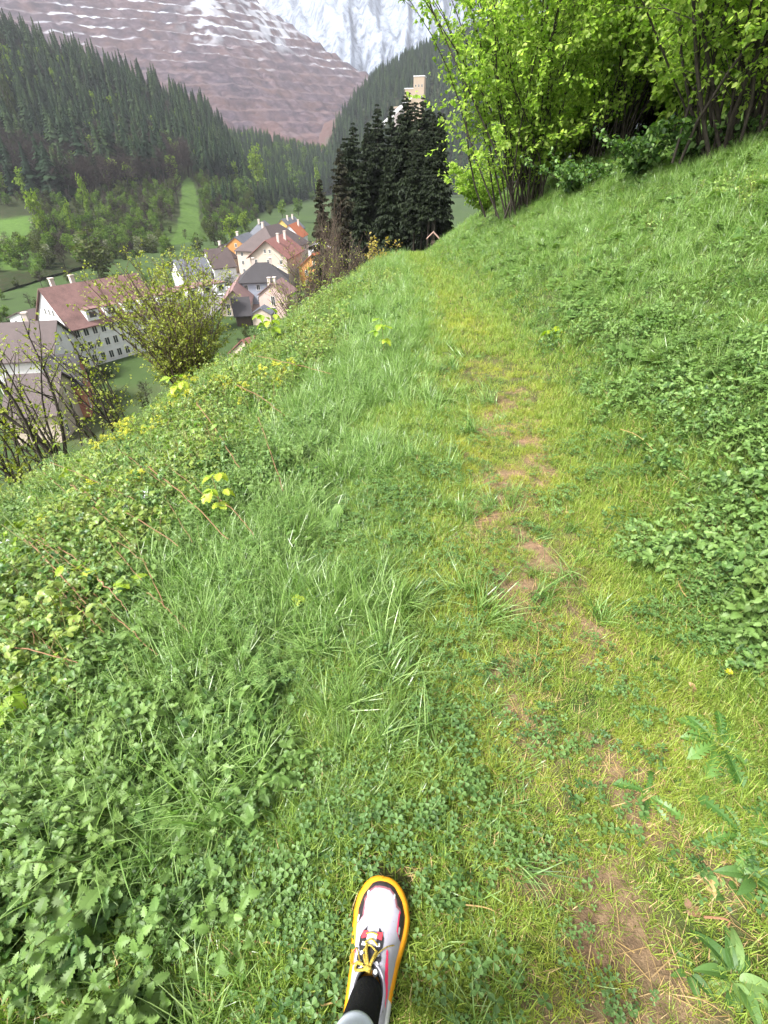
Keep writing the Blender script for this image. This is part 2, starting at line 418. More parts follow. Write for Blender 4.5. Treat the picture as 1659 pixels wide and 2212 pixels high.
c = k.ramp(na, [(0.34, (0.040, 0.033, 0.046)), (0.46, (0.057, 0.041, 0.049)), (0.55, (0.088, 0.052, 0.045)), (0.66, (0.042, 0.037, 0.052))])
c = k.mix(k.ramp(nc, [(.35, (.2, .2, .2)), (.65, (.9, .9, .9))]), c, k.ramp(nb, [(0.38, (0.014, 0.011, 0.017)), (0.50, (0.054, 0.037, 0.045)), (0.62, (0.12, 0.092, 0.105))]))
c = k.mix(k.math('MULTIPLY', k.attr('tread'), 0.55), c, (0.10, 0.07, 0.07))
c = k.mix(k.attr('dust'), c, (0.115, 0.062, 0.05))
c = k.mix(k.attr('snow'), c, (0.30, 0.315, 0.345))
MAT_ORE = k.done(k.bsdf(c, 0.95, 0.05, 0, nb, 0.7, 4.0))
# the mountain's back falls away behind its crest
Am = np.stack([Xm, Ym, Zm], -1)
back = Am[-1].copy(); back[:, :2] += D * 350; back[:, 2] -= 220
Am = np.concatenate([Am, back[None]], 0)
ext = lambda q: np.concatenate([q, q[-1:]], 0).ravel()
dust = sstep(0.26, 0.0, E) * 0.75 * sstep(0.35, 0.6, fbm(Xm / 90, Ym / 90, 3, 81))
loft_obj('ore_mountain', Am, MAT_ORE, {'snow': ext(snow), 'tread': ext(tread), 'dust': ext(dust)})

# ------------------------------------------------------------------ snow covered peak behind
nu, nv = 300, 260
pxs = np.linspace(330, 1500, nu); e = np.linspace(0, 1, nv)
D = np.array([col_dir(a) for a in pxs])
rs0, rs1 = 2500.0, 4300.0
rr = rs0 + (rs1 - rs0) * e[:, None] + 0 * pxs[None]
Xs = D[None, :, 0] * rr; Ys = D[None, :, 1] * rr
topel = np.array([elev(a, b) for a, b in zip(pxs, np.interp(pxs, [330, 560, 600, 640, 800, 950, 1100, 1500], [60, 30, 4, -60, -160, -120, -100, -60]))])
basel = np.array([elev(a, 300) for a in pxs])
E = e[:, None] + 0 * pxs[None]
Zs = EYE[2] + rs0 * basel[None] + (rs1 * topel - rs0 * basel)[None] * (0.75 * E + 0.25 * E ** 2)
UU = (pxs[None] + 0 * E)
gul = 1 - np.abs(2 * fbm(UU / 95 + 0.5 * fbm(UU / 200, E * 3, 3, 5), E * 1.1, 4, 91) - 1) * 1.6
gul2 = 1 - np.abs(2 * fbm(UU / 26, E * 2.2, 3, 95) - 1) * 1.5
Zs = Zs + (gul - 0.5) * 260 * np.sin(PI * E) ** 0.6 * 0.8 + (gul2 - 0.5) * 60 * sstep(0.02, 0.2, E)
Zs = Zs + (fbm(Xs / 60, Ys / 60, 3, 97) - 0.5) * 30
k = NT('snow_rock'); co = k.coord('Object')
ge = k.n('ShaderNodeNewGeometry'); sx = k.n('ShaderNodeSeparateXYZ'); k.l(ge.outputs['Normal'], sx.inputs[0])
n = k.noise(0.012, 6, 0.7, k.coord('Object', (1.6, 1.6, 0.35))); n2 = k.noise(0.05, 5, 0.7, k.coord('Object', (1.5, 1.5, 0.4)))
f = k.math('ADD', k.math('MULTIPLY', n, 0.8), k.math('MULTIPLY', n2, 0.55))
f = k.math('ADD', f, k.math('MULTIPLY', k.attr('gul'), -0.18))
c = k.ramp(f, [(0.49, (0.215, 0.245, 0.30)), (0.60, (0.12, 0.135, 0.17)), (0.68, (0.05, 0.062, 0.082)), (0.85, (0.025, 0.033, 0.045))])
MAT_SNOW = k.done(k.bsdf(c, 0.9, 0.1, 0, n2, 0.6, 8.0))
As = np.stack([Xs, Ys, Zs], -1)
loft_obj('snow_peak', As, MAT_SNOW, {'gul': (gul2 * 0.6 + gul * 0.4).ravel()})
# ------------------------------------------------------------------ herb and grass prototypes
def rot_frame(yaw, pitch):
    """axis a (leaf length), b (leaf width), n (leaf normal)"""
    a = Vector((math.sin(yaw) * math.cos(pitch), math.cos(yaw) * math.cos(pitch), math.sin(pitch)))
    b = Vector((math.cos(yaw), -math.sin(yaw), 0)); n = b.cross(a); return a, b, n
def leaf(mb, pos, yaw, pitch, size, prof, curl=0.4, fold=0.25, rnd=0.5, mi=0, roll=0.0):
    """leaf blade: prof = [(along, halfwidth)], arching by curl over its length, folded along the midrib"""
    a, b, n = rot_frame(yaw, pitch)
    if roll:
        q = Matrix.Rotation(roll, 3, a); b = q @ b; n = q @ n
    pos = Vector(pos); V = []; F = []
    for t, hw in prof:
        an = -curl * t
        mid = pos + (a * math.cos(an * 0.5) + n * math.sin(an * 0.5)) * t * size
        up = n * (fold * hw * size)
        V += [mid, mid + b * hw * size + up, mid - b * hw * size + up]
    for i in range(len(prof) - 1):
        p = 3 * i; q = p + 3
        F += [(p, p + 1, q + 1, q), (p, q, q + 2, p + 2)]
    mb.add(V, F, mi, rnd)
def serrate(n, wid, shape=1.0, tooth=0.16, base=0.0):
    pr = []
    for i in range(n + 1):
        t = i / n; hw = wid * (math.sin(PI * min(1, t ** shape)) ** 0.75 if 0 < t < 1 else 0.0)
        pr.append((max(0, t - 0.03), hw * (1 - tooth)))
        if 0 < i < n: pr.append((min(1, t + 0.035), hw * (1 + tooth)))
    pr[0] = (0, base * wid); return pr
PR_NETTLE = serrate(7, 0.30, 0.62, 0.24, 0.5)
PR_BERRY = serrate(5, 0.34, 0.75, 0.24, 0.3)
PR_OVAL = [(0, 0), (0.15, 0.16), (0.4, 0.27), (0.65, 0.26), (0.85, 0.15), (1, 0)]
PR_CLOVER = [(0, 0), (0.3, 0.2), (0.7, 0.42), (0.92, 0.33), (0.97, 0)]
PR_NARROW = [(0, 0.02), (0.3, 0.1), (0.6, 0.1), (1, 0)]
PR_DANDE = []
for i in range(8):
    t = 0.1 + i * 0.1; wdt = 0.05 + 0.13 * t
    PR_DANDE += [(t, 0.035), (t + 0.05, wdt), (t + 0.075, wdt * 0.9)]
PR_DANDE = [(0, 0.03)] + PR_DANDE + [(1.0, 0)]
PR_DOCK = [(0, 0.012), (0.2, 0.014), (0.24, 0.07), (0.28, 0.11), (0.35, 0.14), (0.42, 0.15), (0.5, 0.15), (0.58, 0.142), (0.66, 0.13), (0.74, 0.11), (0.82, 0.085), (0.9, 0.055), (0.96, 0.025), (1, 0)]
PR_PLANTAIN = [(0, 0.02), (0.28, 0.03), (0.4, 0.2), (0.6, 0.28), (0.8, 0.22), (0.93, 0.1), (1, 0)]

def blade(mb, pos, yaw, lean, length, width, droop=0.8, rnd=0.5, mi=0, seg=4):
    a = Vector((math.sin(yaw), math.cos(yaw), 0)); b = Vector((math.cos(yaw), -math.sin(yaw), 0)); p = Vector(pos)
    V = []; F = []
    for i in range(seg + 1):
        t = i / seg; wd = width * 0.5 * (1 - t ** 1.8) + 0.0002
        V += [p + b * wd, p - b * wd]
        an = lean + droop * t
        p = p + (a * math.sin(an) + Vector((0, 0, 1)) * math.cos(an)) * (length / seg)
    for i in range(seg): F.append((2 * i, 2 * i + 1, 2 * i + 3, 2 * i + 2))
    mb.add(V, F, mi, rnd)

G_SHORT = leaf_mat('turf_blade', [(0.032, 0.072, 0.010), (0.082, 0.160, 0.022), (0.140, 0.240, 0.036), (0.26, 0.35, 0.08)], 0.45, 0.34, tint=(0.29, 0.31, 0.04), spec=0.3)
G_LONG = leaf_mat('long_grass_blade', [(0.032, 0.072, 0.014), (0.082, 0.165, 0.036), (0.16, 0.27, 0.068), (0.31, 0.42, 0.17)], 0.33, 0.42, tcol=(1.25, 1.5, 0.8), tint=(0.19, 0.26, 0.06), spec=0.5)
G_STRAW = leaf_mat('straw', [(0.20, 0.13, 0.05), (0.34, 0.23, 0.09), (0.42, 0.31, 0.15)], 0.6, 0.2, tcol=(1, 1, 1))
G_CLOVER = leaf_mat('clover_leaf', [(0.018, 0.048, 0.011), (0.044, 0.10, 0.025), (0.095, 0.17, 0.052)], 0.52, 0.32, tint=(0.13, 0.21, 0.05), spec=0.28)
G_NETTLE = leaf_mat('nettle_leaf', [(0.014, 0.040, 0.010), (0.038, 0.092, 0.022), (0.078, 0.150, 0.038), (0.16, 0.25, 0.085)], 0.5, 0.34, tint=(0.15, 0.22, 0.05), spec=0.28)
G_BERRY = leaf_mat('bramble_leaf', [(0.022, 0.058, 0.013), (0.062, 0.140, 0.030), (0.13, 0.235, 0.05), (0.25, 0.36, 0.09)], 0.42, 0.38, tint=(0.23, 0.27, 0.045))
G_HERB = leaf_mat('herb_leaf', [(0.016, 0.042, 0.009), (0.045, 0.100, 0.022), (0.088, 0.165, 0.04), (0.18, 0.27, 0.09)], 0.5, 0.35, tint=(0.16, 0.25, 0.06), spec=0.28)
G_STEM = leaf_mat('herb_stem', [(0.07, 0.12, 0.03), (0.12, 0.16, 0.04), (0.20, 0.13, 0.06)], 0.5, 0.0)
G_CANE = leaf_mat('dead_cane', [(0.10, 0.052, 0.030), (0.17, 0.085, 0.042), (0.14, 0.085, 0.058)], 0.6, 0.0)
G_YFLOW = leaf_mat('yellow_herb', [(0.28, 0.30, 0.02), (0.42, 0.40, 0.03)], 0.5, 0.35)

rg = random.Random(7)
protos = bpy.data.collections.new('herb_shapes')         # shapes that the ground cover repeats; not linked to the scene
def proto(name, mb, mats):
    o = bpy.data.objects.new(name, mb.mesh(name, mats)); protos.objects.link(o); return o
def U(a, b): return rg.uniform(a, b)
def disc(r):
    a = U(0, 2 * PI); q = r * math.sqrt(rg.random()); return (q * math.cos(a), q * math.sin(a), 0)
NP = {}
def reg(kind, name): NP.setdefault(kind, []).append(name)
def make_protos():
    for v in range(4):            # short turf
        m = MB()
        for i in range(34):
            blade(m, disc(0.045), U(0, 6.28), U(0.1, 1.0), U(0.025, 0.068), U(0.0017, 0.0033), U(0.2, 1.1), U(0, 1), 0, 3)
        for i in range(4): blade(m, disc(0.045), U(0, 6.28), U(0.7, 1.3), U(0.03, 0.06), 0.0022, U(0.1, 0.5), U(0, 1), 1, 2)
        reg('turf', proto(f'shape_{len(protos.objects):02d}_turf', m, [G_SHORT, G_STRAW]).name)
    for v in range(4):            # long arching tufts
        m = MB(); dirn = U(0, 6.28)
        for i in range(38):
            blade(m, disc(0.05), dirn + rg.gauss(0, 1.0) if i % 3 else U(0, 6.28), U(0.05, 0.5), U(0.10, 0.30), U(0.003, 0.0065), U(0.6, 1.9), U(0, 1), 0, 5)
        reg('long', proto(f'shape_{len(protos.objects):02d}_long', m, [G_LONG, G_STRAW]).name)
    for v in range(3):            # medium grass
        m = MB()
        for i in range(30):
            blade(m, disc(0.05), U(0, 6.28), U(0.05, 0.8), U(0.05, 0.13), U(0.0025, 0.005), U(0.4, 1.6), U(0, 1), 0, 4)
        reg('mid', proto(f'shape_{len(protos.objects):02d}_mid', m, [G_LONG]).name)
    for v in range(3):            # clover
        m = MB()
        for i in range(16):
            p = disc(0.06); h = U(0.02, 0.06); c = (p[0] + U(-.01, .01), p[1] + U(-.01, .01), h); y0 = U(0, 6.28); rn = U(0, 1); sz = U(0.0075, 0.0125)
            m.tube([p, c], 0.0006, 3, 1, False, rn)
            for j in range(3): leaf(m, c, y0 + j * 2.09, U(-0.15, 0.3), sz, PR_CLOVER, 0.2, 0.3, rn)
        reg('clover', proto(f'shape_{len(protos.objects):02d}_clover', m, [G_CLOVER, G_STEM]).name)
    for v in range(3):            # nettles
        m = MB()
        for i in range(8):
            p = Vector(disc(0.075)); h = U(0.10, 0.24); lean = Vector((U(-.05, .05), U(-.05, .05), 0))
            m.tube([p, p + lean * .5 + Vector((0, 0, h * .5)), p + lean + Vector((0, 0, h))], [0.0022, 0.0018, 0.001], 4, 1, False, U(0, .6))
            y0 = U(0, 6.28); nl = 7
            for j in range(nl):
                t = 0.25 + 0.75 * j / (nl - 1); q = p + lean * t + Vector((0, 0, h * t)); sz = U(0.030, 0.050) * (1.15 - 0.75 * max(0, t - 0.45) / 0.55)
                for sd_ in (0, PI): leaf(m, q, y0 + j * PI / 2 + sd_ + U(-.2, .2), U(-0.7, 0.55) + 0.5 * (t > .9), sz, PR_NETTLE, U(0.4, 1.0), 0.25, U(0, 1), 0, U(-.2, .2))
        reg('nettle', proto(f'shape_{len(protos.objects):02d}_nettle', m, [G_NETTLE, G_STEM]).name)
    for v in range(4):            # low brambles and raspberry shoots
        m = MB()
        for i in range(12):
            p = Vector(disc(0.13)); h = U(0.06, 0.24); q = p + Vector((U(-.06, .06), U(-.06, .06), h)); m.tube([p, (p + q) / 2 + Vector((0.01, 0, 0.01)), q], [0.002, 0.0015, 0.001], 4, 1, False, U(0.4, 1))
            for jj in range(3):
                c = p.lerp(q, 0.45 + 0.27 * jj); y0 = U(0, 6.28); rn = U(0, 1); sz = U(0.015, 0.030)
                e = c + Vector((math.sin(y0), math.cos(y0), 0.35)) * 0.025
                m.tube([c, e], 0.0007, 3, 1, False, 0.4)
                for dy, sc in ((0, 1.15), (1.35, 0.9), (-1.35, 0.9)):
                    leaf(m, e, y0 + dy + U(-.15, .15), U(-0.7, 0.6), sz * sc, PR_BERRY, U(0.3, 0.9), U(.1, .4), min(1, max(0, rn + U(-.15, .15))), 0, U(-.25, .25))
        reg('bramble', proto(f'shape_{len(protos.objects):02d}_bramble', m, [G_BERRY, G_STEM]).name)
    for v in range(3):            # feathery leaves (yarrow, chervil)
        m = MB()
        for i in range(6):
            p = Vector(disc(0.05)); y0 = U(0, 6.28); pit = U(0.35, 1.1); L = U(0.09, 0.17); a, b, n = rot_frame(y0, pit); rn = U(0, 1)
            pts = [p + a * (L * t) - Vector((0, 0, 1)) * (0.35 * L * t * t) for t in (0, .33, .66, 1)]
            m.tube(pts, 0.0008, 3, 1, False, 0.3)
            for j in range(9):
                t = 0.25 + 0.75 * j / 8; c = p + a * (L * t) - Vector((0, 0, 1)) * (0.35 * L * t * t); s_ = L * 0.42 * (1.05 - t) + 0.006
                for sg in (-1, 1):
                    leaf(m, c, y0 + sg * 0.95, pit - 0.7 * t - 0.1, s_, [(0, .05), (.2, .2), (.3, .08), (.5, .26), (.6, .1), (.8, .2), (1, 0)], 0.3, 0.1, rn)
        reg('feather', proto(f'shape_{len(protos.objects):02d}_feather', m, [G_HERB, G_STEM]).name)
    for v in range(3):            # small broad herbs
        m = MB()
        for i in range(26):
            p = Vector(disc(0.075)); h = U(0.015, 0.10); c = p + Vector((U(-.02, .02), U(-.02, .02), h)); m.tube([p, c], 0.0009, 3, 1, False, U(0, .5))
            y0 = U(0, 6.28)
            for j in range(rg.choice((2, 3, 4))): leaf(m, c, y0 + j * U(1.4, 2.2), U(-0.6, 0.8), U(0.012, 0.025), rg.choice((PR_NETTLE, PR_BERRY, PR_BERRY)), U(.2, .8), .25, U(0, 1))
        reg('herb', proto(f'shape_{len(protos.objects):02d}_herb', m, [G_HERB, G_STEM]).name)
    for v in range(2):            # cleavers: whorled narrow leaves
        m = MB()
        for i in range(6):
            p = Vector(disc(0.06)); h = U(0.08, 0.2); q = p + Vector((U(-.05, .05), U(-.05, .05), h)); m.tube([p, q], 0.001, 3, 1, False, .2)
            for j in range(6):
                c = p.lerp(q, 0.3 + 0.14 * j); y0 = U(0, 6.28)
                for w_ in range(7): leaf(m, c, y0 + w_ * .9, U(0, 0.4), U(0.016, 0.024) * (1.1 - 0.08 * j), PR_NARROW, .3, .1, .6 + U(-.3, .4))
        reg('whorl', proto(f'shape_{len(protos.objects):02d}_whorl', m, [G_HERB, G_STEM]).name)
    m = MB()                      # yellow green spurge heads
    for i in range(9):
        p = Vector(disc(0.06)); q = p + Vector((U(-.03, .03), U(-.03, .03), U(0.1, 0.2))); m.tube([p, q], 0.0012, 3, 1, False, .2)
        for j in range(12): leaf(m, q + Vector((U(-.012, .012), U(-.012, .012), U(-.01, .01))), U(0, 6.28), U(0, .8), U(.010, .018), PR_OVAL, .2, .2, U(0, 1))
    reg('yellow', proto(f'shape_{len(protos.objects):02d}_yellow', m, [G_YFLOW, G_STEM]).name)
    for v in range(2):            # flat dry litter
        m = MB()
        for i in range(14): blade(m, disc(0.09), U(0, 6.28), U(1.2, 1.5), U(0.03, 0.12), U(0.0015, 0.003), U(0.0, 0.25), U(0, 1), 0, 3)
        reg('straw', proto(f'shape_{len(protos.objects):02d}_straw', m, [G_STRAW]).name)
make_protos()
PIDX = {o.name: i for i, o in enumerate(sorted(protos.objects, key=lambda q: q.name))}

def scatter(name, label, cat, P, kinds, scl, tint, tilt=0.25, seed=0):
    """one stuff object: plants standing at the points P, each a turned and sized copy of one of the shapes"""
    r = np.random.default_rng(seed); n = len(P)
    names = [q for q in kinds]
    idx = np.array([PIDX[q] for q in names])[r.integers(0, len(names), n)]
    rot = np.stack([r.normal(0, tilt, n), r.normal(0, tilt, n), r.uniform(0, 2 * PI, n)], 1)
    me = bpy.data.meshes.new(name); me.vertices.add(n); me.vertices.foreach_set('co', P.astype(np.float32).ravel())
    a = me.attributes.new('pid', 'INT', 'POINT'); a.data.foreach_set('value', idx.astype(np.int32))
    a = me.attributes.new('rot', 'FLOAT_VECTOR', 'POINT'); a.data.foreach_set('vector', rot.astype(np.float32).ravel())
    a = me.attributes.new('scl', 'FLOAT', 'POINT'); a.data.foreach_set('value', np.asarray(scl, np.float32))
    a = me.attributes.new('tint', 'FLOAT', 'POINT'); a.data.foreach_set('value', np.clip(tint, 0, 1).astype(np.float32))
    o = link(bpy.data.objects.new(name, me)); tag(o, label, cat, kind='stuff')
    o.modifiers.new('plants', 'NODES').node_group = SCATTER
    return o
def make_scatter_tree():
    g = bpy.data.node_groups.new('plants', 'GeometryNodeTree')
    g.interface.new_socket('Geometry', in_out='INPUT', socket_type='NodeSocketGeometry')
    g.interface.new_socket('Geometry', in_out='OUTPUT', socket_type='NodeSocketGeometry')
    N = g.nodes.new; L = g.links.new
    gi = N('NodeGroupInput'); go = N('NodeGroupOutput'); mp = N('GeometryNodeMeshToPoints'); L(gi.outputs[0], mp.inputs[0])
    ci = N('GeometryNodeCollectionInfo'); ci.inputs[0].default_value = protos; ci.inputs['Separate Children'].default_value = True; ci.inputs['Reset Children'].default_value = True
    ip = N('GeometryNodeInstanceOnPoints'); ip.inputs['Pick Instance'].default_value = True
    L(mp.outputs[0], ip.inputs['Points']); L(ci.outputs[0], ip.inputs['Instance'])
    def na(nm, tp):
        q = N('GeometryNodeInputNamedAttribute'); q.data_type = tp; q.inputs['Name'].default_value = nm; return q.outputs['Attribute']
    L(na('pid', 'INT'), ip.inputs['Instance Index'])
    er = N('FunctionNodeEulerToRotation'); L(na('rot', 'FLOAT_VECTOR'), er.inputs[0]); L(er.outputs[0], ip.inputs['Rotation'])
    L(na('scl', 'FLOAT'), ip.inputs['Scale']); L(ip.outputs[0], go.inputs[0])
    return g
SCATTER = make_scatter_tree()

# ------------------------------------------------------------------ where each kind grows
rs = np.random.default_rng(42)
def sample(n, dmax=46.0, x0=-9, x1=22, y0=-1.6):
    """points on the hillside, thinning out with distance"""
    out = []
    m = 0
    while m < n:
        q = 400000
        d = dmax * rs.random(q) ** 1.0; az = rs.uniform(-1.25, 1.25, q)
        # density ~ 1/d inside 2 m of the walker, falling faster beyond
        x = d * np.sin(az); y = d * np.cos(az)
        kk = np.exp(-d / 9.0) * np.minimum(1, d / 1.0) + 0.05
        ok = (rs.random(q) < kk) & (x > x0) & (x < x1) & (y > y0)
        x, y = x[ok], y[ok]
        out.append(np.stack([x, y], 1)); m += len(x)
    return np.concatenate(out)[:n]
def sample_near(n, x0, x1, y0, y1):
    return np.stack([rs.uniform(x0, x1, n), rs.uniform(y0, y1, n)], 1)
def visible(P, hgt=0.15):
    """keeps what stands where the photograph (or a view one step aside) can see it"""
    d = np.stack([P[:, 0], P[:, 1], height(P[:, 0], P[:, 1]) + hgt], 1) - EYE
    dep = d[:, 1] * CP - d[:, 2] * SP
    u = d[:, 0] / np.maximum(dep, .05); v = (d[:, 1] * SP + d[:, 2] * CP) / np.maximum(dep, .05)
    return (dep > 0.15) & (np.abs(u) < 1.4) & (v > -1.8) & (v < 1.3)
def grow(XY, prob, lift=0.0):
    keep = (rs.random(len(XY)) < prob) & visible(XY)
    XY = XY[keep]; return np.stack([XY[:, 0], XY[:, 1], height(XY[:, 0], XY[:, 1]) - 0.004 + lift], 1)
def zone(XY):
    x, y = XY[:, 0], XY[:, 1]; s = x - path_x(y)
    s = s + (fbm(x * 1.2, y * 1.2, 3, 207) - 0.5) * 0.9 * sstep(0.15, 0.8, np.abs(s))
    return x, y, s, np.hypot(x, y)
def lod(d, a=0.10): return 1 + np.clip(d - 2.0, 0, 40) * a

# foot of the shoe and sock kept free of blades
def shoe_free(x, y, r=0.068):
    ax, ay = -0.047, 0.12; bx, by = 0.0, 0.43
    t = np.clip(((x - ax) * (bx - ax) + (y - ay) * (by - ay)) / ((bx - ax) ** 2 + (by - ay) ** 2), 0, 1)
    return np.hypot(x - ax - t * (bx - ax), y - ay - t * (by - ay)) > r

XY = np.concatenate([sample_near(30000, -2.2, 3.2, -0.5, 3.6), sample(60000)])
x, y, s, d = zone(XY)
worn = worn_full(x, y); nz = fbm(x * 1.7, y * 1.7, 3, 101)
pr = np.where(np.abs(s) < 0.9 , 1.0, 0.35) * (1 - 0.8 * sstep(.24, .62, worn)) * (1 - .45 * np.exp(-(s / .4) ** 2) * sstep(6, 3, y)) * (1 - bare_corner(x, y) * 0.95) * shoe_free(x, y)
pr = pr * np.where(s < -1.6, 0.15, 1) * np.where(s > 1.3, 0.5, 1)
P = grow(XY, pr); x, y, s, d = zone(P[:, :2])
tint = np.clip((0.25 + .75 * sstep(12, 4, y)) * 0.8 * np.exp(-(s / 0.5) ** 2) * (0.15 + 2.2 * (fbm(x * 8, y * 8, 2, 113) - .25)) * (0.25 + 1.5 * (fbm(x * 2.2, y * 2.2, 3, 111) - 0.25)) + 0.5 * worn_full(x, y), 0, 1) + 0.12
scatter('turf_grass', 'short trodden turf on and beside the path, yellowing where it is worn', 'grass', P, NP['turf'], rs.uniform(0.65, 1.2, len(P)) * lod(d, 0.09) * (1 - .38 * np.exp(-(s / .4) ** 2) * (y < 5)), tint * rs.uniform(.5, 1.2, len(P)), 0.15, 1)

XY = np.concatenate([sample_near(6500, -2.6, 3.4, -0.4, 4.0), sample(52000)])
x, y, s, d = zone(XY); nz = fbm(x * 1.5, y * 1.5, 3, 121)
pl = np.exp(-((s + 1.25) / 0.4) ** 2) * 0.85 * sstep(0.44, 0.6, nz) * sstep(.8, 1.4, y) + np.exp(-((s + 1.6) / 1.0) ** 2) * 0.22 * sstep(0.5, .62, nz) + np.exp(-((s + 1.2) / .5) ** 2) * .3 * sstep(2.5, 4, y) + 0.30 * sstep(-1.7, -2.2, s) * sstep(.45, .6, fbm(x * 1.4 + 8, y * 1.4, 2, 127)) * (y < 12) + 0.40 * sstep(-1.0, -1.4, s) * sstep(.40, .55, fbm(x * 1.1 + 4, y * 1.1, 2, 123)) * (y < 4)
pr_ = sstep(0.8, 1.5, s) * (0.24 + 0.55 * sstep(0.5, 0.65, fbm(x * 0.8, y * 0.8, 3, 125))) * (0.8 + 1.6 * sstep(1.6, 3.2, s))
far = sstep(7, 14, y) * 0.35 * (np.abs(s) > 0.55)
P = grow(XY, np.clip(pl + pr_ + far, 0, 1) * shoe_free(x, y, 0.30)); x, y, s, d = zone(P[:, :2])
scatter('long_grass', 'long arching wet grass in tufts along both sides of the path', 'grass', P, NP['long'], rs.uniform(0.45, 0.95, len(P)) * lod(d, 0.035) * np.where(s > .5, .85, 1) * np.where((rs.random(len(P)) < .12) & (s < -1.2), 1.3, 1), rs.uniform(0, 0.5, len(P)), 0.3, 2)

XY = np.concatenate([sample_near(12000, -2.6, 3.4, -0.5, 4.0), sample(60000)])
x, y, s, d = zone(XY); nz = fbm(x * 2.1, y * 2.1, 3, 131)
pm_ = np.exp(-((s + 0.85) / 0.4) ** 2) * (0.42 + 0.4 * sstep(.4, .58, fbm(x * 1.1, y * 1.1, 2, 137))) + sstep(0.5, 1.0, s) * 0.55 + 0.5 * sstep(5, 10, y) * (np.abs(s) > .3) * (s > -2.2) + 0.12 * (s < -1)
P = grow(XY, np.clip(pm_ * (0.4 + 1.1 * nz), 0, 1) * shoe_free(x, y, 0.13) * (1 - .9 * bare_corner(x, y)))
x, y, s, d = zone(P[:, :2])
scatter('meadow_grass', 'middling green grass filling the banks between path and herbs', 'grass', P, NP['mid'], rs.uniform(0.42, 0.85, len(P)) * lod(d, 0.06), rs.uniform(0.0, 0.6, len(P)), 0.25, 3)

XY = np.concatenate([sample_near(13000, -2.0, 2.6, -0.5, 3.2), sample(16000)])
x, y, s, d = zone(XY); nz = fbm(x * 2.4, y * 2.4, 3, 141)
pc = np.exp(-((s + 0.75) / 0.36) ** 2) * 0.26 * sstep(0.44, 0.62, nz) + sstep(0.35, 0.8, s) * 0.3 * sstep(0.42, 0.6, nz) + 0.04
P = grow(XY, np.clip(pc, 0, 1) * shoe_free(x, y) * (1 - .9 * bare_corner(x, y))); x, y, s, d = zone(P[:, :2])
scatter('clover', 'patches of small round clover leaves in the turf beside the path', 'clover', P, NP['clover'], rs.uniform(0.8, 1.3, len(P)) * lod(d, 0.06), rs.uniform(0, .5, len(P)), 0.15, 4)

XY = np.concatenate([sample_near(9000, -3.4, 2.0, -0.3, 3.4), sample(9000)])
x, y, s, d = zone(XY); nz = fbm(x * 1.3 + 7, y * 1.3, 3, 151)
pn_ = 0.26 * sstep(.5, 1.1, s) * sstep(2.2, 1.2, y) * sstep(.42, .6, fbm(x * 2.2, y * 2.2, 2, 155)) + sstep(-1.05, -1.6, s) * sstep(3.8, 2.0, y) * (0.08 + 0.55 * sstep(0.42, 0.56, nz)) + 0.10 * (s < -1.3) + 0.05 * sstep(2.2, 3.5, s) + 0.22 * sstep(-1.8, -2.4, s) * sstep(.48, .6, fbm(x * 1.2, y * 1.2 + 5, 2, 153))
P = grow(XY, np.clip(pn_, 0, 1)); x, y, s, d = zone(P[:, :2])
scatter('nettles', 'dark green young stinging nettles crowding the left edge of the path', 'nettles', P, NP['nettle'], rs.uniform(0.45, 1.2, len(P)) * lod(d, 0.02), rs.uniform(0, .6, len(P)), 0.3, 5)

XY = np.concatenate([sample_near(7500, -5.2, -0.6, 0.6, 5.0), sample(80000, 30)])
x, y, s, d = zone(XY); nz = fbm(x * 0.9, y * 0.9, 3, 161)
e_ = np.interp(y, _ey, _ev)
pb = sstep(-1.5, -2.3, s) * sstep(0.7, 1.9, y + 0.3 * (-s - 2)) * (0.10 + 0.42 * sstep(0.38, .58, nz)) * (s > -e_ - 2.2) + 0.03 * sstep(1.8, 3.0, s) * (d < 9)
pb = np.maximum(pb, 0.5 * sstep(8, 12, y) * sstep(-0.9, -1.6, s) * (s > -e_ - 2.5))
P = grow(XY, np.clip(pb, 0, 1)); x, y, s, d = zone(P[:, :2])
scatter('brambles', 'mat of yellow green bramble and raspberry leaves on the left bank', 'brambles', P, NP['bramble'], rs.uniform(0.55, 1.15, len(P)) * lod(d, 0.015) * (0.30 + 1.15 * fbm(x * 1.6, y * 1.6, 2, 163)) * np.where(rs.random(len(P)) < .03, 1.5, 1), rs.uniform(0, .7, len(P)), 0.35, 6)

XY = np.concatenate([sample_near(5200, -2.8, 3.4, -0.4, 4.4), sample(30000, 20)])
x, y, s, d = zone(XY); nz = fbm(x * 1.6, y * 1.6 + 9, 3, 171)
pf = 0.9 * sstep(-0.85, -1.3, s) * sstep(0.46, 0.58, nz) * (s > -3.2) + sstep(0.8, 1.4, s) * 0.6 * sstep(0.44, 0.58, nz)
P = grow(XY, np.clip(pf, 0, 1)); x, y, s, d = zone(P[:, :2])
scatter('feathery_herbs', 'feathery pale green yarrow and chervil leaves among the grass', 'herbs', P, NP['feather'] + NP['whorl'], rs.uniform(0.7, 1.2, len(P)) * lod(d, 0.03), rs.uniform(0, .5, len(P)), 0.25, 7)

